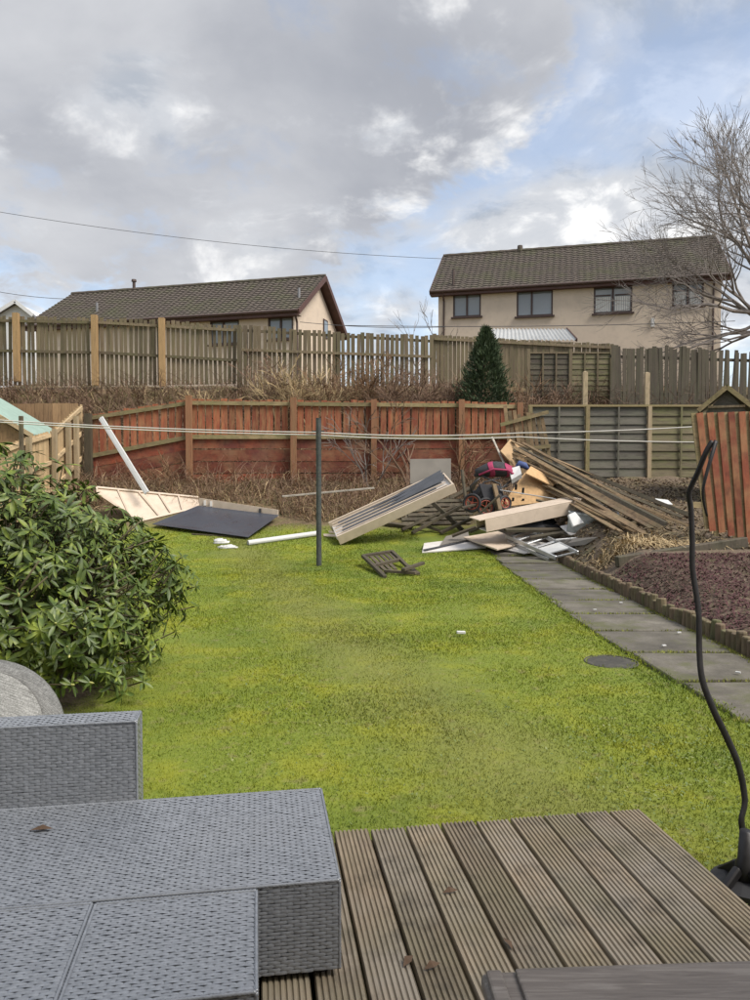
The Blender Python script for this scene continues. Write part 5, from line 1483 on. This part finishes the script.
def slat_crate():
    """broken slatted wooden seat lying on the lawn"""
    a, bq, c, d = T(363, 556, .17), T(392, 551.5, .19), T(409, 568, .03), T(385, 577, .02)
    root = empty('broken_crate', (a + c) / 2); root.location.z = 0; tag(root, 'broken slatted wooden frame lying on the lawn beside the clothes pole', 'broken frame')
    n = (bq - a).cross(d - a).normalized(); n = n if n.z > 0 else -n
    for p, q in ((a, d), (bq, c), (a, bq), (a.lerp(d, .5), bq.lerp(c, .5))):
        b = MB(); b.beam(p, q, .06, .05, n); b.build('rail', 'timber_dark', root, bevel=.004)
    for k in range(6):
        t = (k + .5) / 6; p, q = a.lerp(bq, t), a.lerp(d, .5).lerp(bq.lerp(c, .5), t)
        b = MB(); b.beam(p - n * .02, q - n * .02, .06, .018, n); b.build('slat', 'timber_dark', root)
        if k < 4:
            q2 = a.lerp(d, .82).lerp(bq.lerp(c, .82), t); b = MB(); b.beam(q - n * .02, q2 - n * .02, .06, .018, n); b.build('slat', 'timber_dark', root)
    for p, q in ((T(385, 571, .05), T(416, 573, .05)), (T(403, 570, .1), T(423, 563, .14)), (T(408, 566, .03), T(418, 574, .02))):
        b = MB(); b.beam(p, q, .07, .045); b.build('loose_rail', 'timber_dark', root, bevel=.004)
slat_crate()

def right_debris():
    # flat white boards at the bottom of the heap
    q = [T(420, 553, .04), T(480, 550, .04), P(500, 535, 15.3), P(432, 541, 15.3)]
    board_px('white_board', 'white_board', [T(422, 552, .03), T(486, 547, .05), T(484, 536, .12), T(424, 543, .06)], .03, 'dirty white board lying flat on the lawn edge, left of the ladder', 'board')
    b = MB(); b.beam(T(424, 550, .06), T(468, 541, .10), .06, .02); tag(b.build('batten', 'grey_strip'), 'dark strip lying across the dirty white board', 'batten')
    board_px('white_board', 'cream_board', [T(463, 537, .16), T(497, 549, .14), T(526, 542, .16), T(498, 531, .22)], .03, 'cream board lying under the long cream box, above the path end', 'board')
    board_px('white_board', 'white_board', [T(484, 545, .08), T(524, 553, .06), T(560, 546, .1), T(520, 537, .12)], .025, 'white board sticking out beneath the aluminium ladder', 'board')
    # long cream boxed beam
    a = P(486, 527, 13.9); e = P(591, 505, 14.5); d = (e - a).normalized(); side = Vector((-.45, 1, .05)); side = (side - d * side.dot(d)).normalized(); up = side.cross(d); up = up if up.z > 0 else -up
    root = empty('cream_box', a); tag(root, 'long cream box section lying across the top of the rubbish heap', 'box'); L_ = (e - a).length
    def bx(a0, a1, s0, s1, h0, h1, nm, mat):
        b = MB(); b.add([a + d * x + side * y + up * z for z in (h0, h1) for y in (s0, s1) for x in (a0, a1)], BOXF); b.build(nm, mat, root, bevel=.004)
    H, W = .23, .46
    bx(0, L_, 0, .025, -.1, H - .1, 'front_board', 'cream_board'); bx(-.12, L_, .0, W, H - .098, H - .075, 'top_board', 'cream_board')
    bx(.0, L_, W - .025, W, -.1, H - .1, 'back_board', 'cream_board'); bx(L_ - .022, L_ + .002, .027, W - .027, -.1, H - .1, 'end_board', 'white_board'); bx(0.02, L_, .027, W - .027, -.1, -.08, 'bottom_board', 'white_board')
    # osb panels with slots
    Y = 15.6
    root = empty('slotted_board', P(520, 500, Y)); tag(root, 'tan slotted chipboard sheet propped in the middle of the heap', 'board')
    q = [P(501, 507, Y - .2), P(553, 501, Y - .2), P(558, 490, Y), P(546, 478, Y + .3), P(531, 466, Y + .45), P(522, 476, Y + .2)]
    b = MB(); b.plate(q, .025, Vector((0, -1, .45)).normalized()); b.build('sheet', 'osb', root)
    for x, y, h in ((523, 491, 7), (513, 500, 5), (523, 501, 5), (516, 487, 6)):
        c = P(x, y, Y - .14); b = MB(); b.box(c + Vector((0, -.0, 0)), (.045, .02, h / F * Y), Euler((R(24), 0, 0)).to_matrix()); b.build('slot', 'inside_dark', root)  # dark boxes stand in for the shade within the openings
    q = [P(531, 466, Y + .35), P(526, 473, Y - .05), P(553, 486, Y - .1), P(558, 481, Y + .2)]
    board_px('chipboard', 'osb', q, .03, 'tan chipboard offcut resting on the slotted sheet', 'board')
    q = [P(500, 452, 17.2), P(510, 440, 17.5), P(528, 455, 17.2), P(517, 470, 16.9)]
    board_px('hardboard', 'cardboard', q, .04, 'brown hardboard square at the top of the fallen fence boards', 'board')
    c = [P(509, 473, 15.5), P(520, 470, 15.5), P(522, 478, 15.3), P(512, 484, 15.3)]
    board_px('white_box', 'paper', c, .12, 'small white carton on the heap beside the pink bag', 'carton')
    for q, t_, mt, l in (([P(548, 480, 16.0), P(566, 494, 15.6), P(560, 505, 15.4), P(540, 497, 15.6)], .02, 'cardboard', 'brown cardboard flap between the chipboard and fallen boards'),
                     ([P(488, 502, 15.5), P(505, 496, 15.5), P(510, 512, 15.1), P(492, 516, 15.1)], .02, 'cardboard', 'crushed cardboard piece below the pushchair'),
                     ([T(540, 549, .03), T(585, 545, .04), T(598, 537, .1), T(556, 539, .1)], .02, 'grey_board', 'grey board lying flat beside the ladder'),
                     ([P(560, 527, 14.0), P(590, 521, 14.3), P(600, 528, 13.9), P(570, 536, 13.7)], .02, 'white_board', 'pale sheet under the clear crate'),
                     ([T(440, 545, .1), T(470, 539, .14), T(468, 531, .2), T(446, 536, .15)], .02, 'grey_board', 'grey sheet end behind the dirty white board')):
        board_px('offcut_sheet', mt, q, t_, l, 'sheet')
    # metal and timber bits
    for (p, q_), w, m, l in (((P(500, 490, 15.2), P(556, 499, 15.0)), .04, 'alloy', 'metal strip across the slotted chipboard'), ((P(543, 485, 15.6), P(572, 498, 15.2)), .07, 'timber_mid', 'short brown plank leaning beside the chipboard offcut'),
                             ((P(519, 512, 14.9), P(592, 520, 14.2)), .06, 'timber_mid', 'brown stick under the right end of the cream box'), ((P(494, 484, 15.2), P(500, 510, 15.0)), .09, 'timber_mid', 'short upright stump beside the pink bag'),
                             ((P(566, 523, 13.9), P(654, 527, 13.9)), .09, 'timber_mid', 'thick branch lying behind the straw clump'), ((P(492, 437, 17.6), P(507, 470, 17.0)), .05, 'plank_pale', 'pale stick jutting up at the top of the heap'),
                             ((P(555, 540, 13.4), P(600, 536, 13.6)), .06, 'alloy', 'metal bar lying beside the clear box'), ((P(560, 533, 13.7), P(596, 543, 13.5)), .05, 'timber_dark', 'dark stick beside the ladder top')):
        b = MB(); b.beam(p, q_, w, w * .5); tag(b.build('offcut', m, bevel=.004), l, 'offcut')
    # blue cloth
    b = MB(); c = P(522, 467, 16.0); b.tube([c + Vector((-.12, 0, 0)), c + Vector((-.05, 0, .06)), c + Vector((.06, 0, .03)), c + Vector((.14, 0, -.05))], [.04, .08, .07, .03], 8); tag(b.build('blue_cloth', 'blue_fabric', smooth=True), 'blue cloth bundle behind the white carton', 'cloth')
    b = MB(); b.beam(P(497, 470, 16.3), P(514, 468, 16.3), .2, .12); tag(b.build('red_block', 'board_red', bevel=.01), 'red wooden block behind the pink bag', 'block')
right_debris()

def pushchair():
    """black and pink pushchair fallen on the heap with small orange-rimmed wheels"""
    Y = 15.3; root = empty('pushchair', P(495, 512, Y)); tag(root, 'black and pink folded pushchair with orange wheel rims in the heap', 'pushchair')
    # hood: bulging bag, black with pink bands
    c = P(496, 474, Y + .2); m = MB(); n, k = 16, 12
    def hood(t0, t1, s_, nm, mat):
        m = MB(); V = []; Fc = []
        K = 8
        for j in range(K + 1):
            t = t0 + (t1 - t0) * j / K
            cx = c + Vector((.56 * (t - .5) * 1.5, .0, .08 * math.sin(t * 3.1) + .02))
            rr = (.17 * math.sin(math.pi * (.14 + .74 * t)) + .02) * s_
            for i in range(n):
                a = 2 * math.pi * i / n; V.append(cx + Vector((.03 * math.sin(a * 2), math.cos(a) * rr * 1.1, math.sin(a) * rr * .85)))
        for j in range(K):
            for i in range(n): Fc.append((j * n + i, j * n + (i + 1) % n, (j + 1) * n + (i + 1) % n, (j + 1) * n + i))
        Fc += [tuple(range(n - 1, -1, -1)), tuple(range(K * n, (K + 1) * n))]
        m.add(V, Fc); m.build(nm, mat, root, smooth=True)
    hood(0, 1, 1.0, 'hood', 'black_fabric'); hood(.30, .42, 1.04, 'hood_band', 'pink_fabric'); hood(.72, .90, 1.05, 'hood_band', 'pink_fabric')
    b = MB(); b.tube([c + Vector((-.38, -.2, -.02)), c + Vector((-.1, -.26, .10)), c + Vector((.2, -.24, .08)), c + Vector((.36, -.15, -.02))], .025, 6); b.build('piping', 'pink_fabric', root, smooth=True)
    for (px, py, ry, rr) in ((472, 503, -.5, .17), (486, 507, .15, .17), (505, 503, .5, .13)):
        w = P(px, py, Y - .15); ax = Vector((math.sin(ry), -1, .1))
        b = MB(); b.torus(w, ax, rr, .028, 22, 7); wo = b.build('wheel', 'black_rubber', root, smooth=True)
        b = MB(); b.torus(w, ax, rr * .78, .016, 22, 6); b.build('rim', 'orange_paint', wo, smooth=True)
        a1 = ax.orthogonal().normalized(); a2 = ax.normalized().cross(a1); b = MB()
        for q in range(5):
            e = a1 * math.cos(q * 1.2566) + a2 * math.sin(q * 1.2566); b.tube([w, w + e * rr * .78], .010, 5)
        b.tube([w - ax.normalized() * .03, w + ax.normalized() * .03], .03, 8); b.build('spokes', 'orange_paint', wo)
    for pts in ([(476, 500), (484, 482), (500, 478)], [(472, 503), (492, 490), (508, 486)], [(505, 503), (500, 484), (482, 476)], [(480, 478), (470, 486), (474, 498)], [(488, 508), (494, 494), (512, 480)]):
        b = MB(); b.tube([P(x, y, Y - .08 + .06 * i) for i, (x, y) in enumerate(pts)], .018, 6); b.build('frame_tube', 'black_metal', root, smooth=True)
    b = MB(); b.plate([P(478, 484, Y), P(500, 486, Y), P(503, 500, Y - .1), P(484, 503, Y - .1)], .05); b.build('seat', 'black_fabric', root, bevel=.02)
pushchair()
def clutter():
    r = random.Random(71)
    spots = [((470, 492), (482, 470), 15.9, 'dark stick behind the pushchair, upright'), ((462, 508), (492, 500), 15.0, 'dark batten before the pushchair wheels'), ((478, 515), (500, 495), 14.9, 'dark slanting stick before the pushchair seat'), ((500, 512), (488, 488), 15.1, 'dark stick crossing the pushchair frame'),
             ((536, 500), (566, 507), 15.2, 'dark lath behind the right half of the cream box'), ((548, 470), (575, 500), 16.2, 'dark lath beside the chipboard offcut'), ((505, 530), (560, 530), 14.0, 'dark board in the gap under the cream box'), ((530, 538), (586, 529), 13.9, 'dark lath under the cream box end'), ((470, 532), (500, 520), 14.3, 'dark block under the left end of the cream box'), ((452, 536), (476, 527), 14.6, 'dark board end left of the cream box')]
    for a, c, Y, l in spots:
        b = MB(); b.beam(P(*a, Y), P(*c, Y + r.uniform(-.15, .3)), r.uniform(.05, .12), r.uniform(.03, .07), Vector((r.gauss(0, .4), -.3, 1))); tag(b.build('timber', 'timber_dark', bevel=.004), l, 'timber', 'dark offcuts in the heap')
    def lump(c, sx, sy, sz, seed):
        m = MB(); n, k = 20, 9; V = []; Fc = []
        for j in range(k + 1):
            for i in range(n):
                th, ph = 2 * math.pi * i / n, -.5 + (math.pi / 2 + .5) * j / k; d = Vector((math.cos(th) * math.cos(ph), math.sin(th) * math.cos(ph), math.sin(ph)))
                rr = 1 + .45 * mnoise.noise(d * 2.2 + Vector((seed, 0, 0))) + .2 * mnoise.noise(d * 6 + Vector((seed, 5, 0)))
                V.append(Vector(c) + Vector((d.x * sx, d.y * sy, d.z * sz)) * rr)
        for j in range(k):
            for i in range(n): Fc.append((j * n + i, j * n + (i + 1) % n, (j + 1) * n + (i + 1) % n, (j + 1) * n + i))
        m.add(V, Fc); return m
    for px, py, Y, sx, sz, mt, l in ((486, 494, 15.7, .34, .3, 'black_fabric', 'black rubbish sack slumped behind the pushchair wheels'), (532, 520, 14.6, .5, .2, 'black_fabric', 'black sack squashed under the cream box'), (598, 520, 14.3, .3, .2, 'grey_board', 'grey dirty sack behind the clear crate')):
        c = P(px, py, Y); c.z = max(float(hz(c.x, c.y)) + .05, c.z - sz * .5); tag(lump(c, sx, .3, sz, px).build('rubbish_sack', mt, smooth=True), l, 'sack')
clutter()

def ladder():
    root = empty('ladder', T(560, 556)); tag(root, 'short aluminium step ladder lying on the path end', 'ladder')
    a0, a1 = T(506, 536, .28), T(556, 558, .1); b0, b1 = T(528, 528, .34), T(578, 553, .1)
    up = (a1 - a0).cross(b0 - a0).normalized(); up = up if up.z > 0 else -up
    for p, q in ((a0, a1), (b0, b1)):
        b = MB(); b.beam(p, q, .035, .07, up); b.build('stile', 'alloy', root, bevel=.004)
    for k, t in enumerate((.06, .22, .40, .58, .97)):
        p, q = a0.lerp(a1, t), b0.lerp(b1, t); b = MB(); b.beam(p, q, .07, .025, up); b.build('rung', 'alloy', root, bevel=.003)
    q = [a0.lerp(a1, .66), a0.lerp(a1, .86), b0.lerp(b1, .86), b0.lerp(b1, .66)]
    b = MB(); b.plate([x + up * .03 for x in q], .03, up); b.build('platform', 'white_plastic', root, bevel=.005)
    for p, q in ((a0 + Vector((.05, .1, -.1)), a1 + Vector((-.1, .12, -.04))),):
        b = MB(); b.beam(p, q, .03, .05, up); b.build('rear_stile', 'alloy', root)
ladder()

def fallen_boards():
    """fence panel fallen flat: long boards fanned from the top of the heap down to the soil"""
    r = random.Random(33)
    root = empty('fallen_fence', T(640, 522)); tag(root, 'collapsed brown fence panel of long boards sloping down to the right', 'fallen fence')
    n = 26
    for k in range(n):
        t = k / (n - 1)
        px0, py0 = 508 + t * 46 + r.uniform(-10, 14), 439 + t * 52 + r.uniform(-6, 7)
        px1, py1 = 686 - t * 62 + r.uniform(-18, 12), 519 + t * 12 + r.uniform(-6, 5)
        p1 = T(px1, py1, .06 + .03 * (k % 3)); p0 = P(px0, py0, 17.4 - 1.5 * t)
        b = MB(); b.beam(p0, p1, .062 * r.uniform(.7, 1.4), .02, Vector((-.3 + r.gauss(0, .5), -.8, .9))); b.build('board', r.choice(['timber_mid', 'timber_mid', 'timber_mid', 'timber_dark']), root)
    for f_ in (.15, .55, .9):
        a = P(508, 439, 17.4).lerp(T(686, 519, .06), f_); c = P(554, 491, 15.9).lerp(T(624, 531, .06), f_)
        b = MB(); b.beam(a - Vector((0, 0, .06)), c - Vector((0, 0, .06)), .08, .05); b.build('cross_rail', 'timber_mid', root)
fallen_boards()
def clear_box():
    c = T(592, 530); c = P(592, 528, 13.7); root = empty('clear_box', c - Vector((0, 0, .15))); tag(root, 'scuffed clear plastic crate lying behind the straw clump', 'crate')
    rot = Euler((0, R(8), R(-14))).to_matrix(); W, D_, H = .75, .4, .36; c = c + Vector((0, .2, .05))
    for off, sz, nm in (((0, -D_ / 2, 0), (W, .012, H), 'side'), ((0, D_ / 2, 0), (W, .012, H), 'side'), ((-W / 2, 0, 0), (.012, D_ - .03, H), 'end'), ((W / 2, 0, 0), (.012, D_ - .03, H), 'end'), ((0, 0, -H / 2), (W - .03, D_ - .03, .012), 'base')):
        b = MB(); b.box(c + rot @ Vector(off), sz, rot); b.build(nm, 'clear_bag', root)
    for off, sz in (((0, -D_ / 2 - .01, H / 2), (W + .03, .03, .025)), ((0, D_ / 2 + .01, H / 2), (W + .03, .03, .025)), ((-W / 2 - .01, 0, H / 2), (.03, D_, .025)), ((W / 2 + .01, 0, H / 2), (.03, D_, .025))):
        b = MB(); b.box(c + rot @ Vector(off), sz, rot); b.build('lip', 'clear_bag', root)
    b = MB(); b.plate([P(567, 516, 13.6), P(574, 513, 13.7), P(583, 524, 13.6), P(572, 528, 13.5)], .05); tag(b.build('torn_carton', 'paper', bevel=.01), 'torn white carton in front of the clear crate', 'carton')
    b = MB(); b.plate([P(604, 526, 13.9), P(624, 528, 13.9), P(619, 511, 14.4), P(606, 513, 14.4)], .12); tag(b.build('black_box', 'dark_sheet', bevel=.02), 'black plastic box at the right of the clear crate', 'box')
    b = MB(); b.beam(on(3.55, SLEEPER_Y, .10), on(5.6, SLEEPER_Y + .3, .09), .12, .16); tag(b.build('sleeper', 'fence_dark', bevel=.012), 'dark timber sleeper edging the soil below the straw', 'sleeper')
clear_box()
def bottle():
    p = G(92, 678); b = MB(); d = Vector((1, .15, 0)).normalized(); c = p + Vector((0, 0, .035))
    b.tube([c - d * .09, c - d * .08, c + d * .03, c + d * .06, c + d * .09], [.028, .034, .034, .014, .013], 10); tag(b.build('plastic_bottle', 'clear_bag', smooth=True), 'clear plastic bottle lying on bare soil under the rhododendron', 'bottle')
bottle()
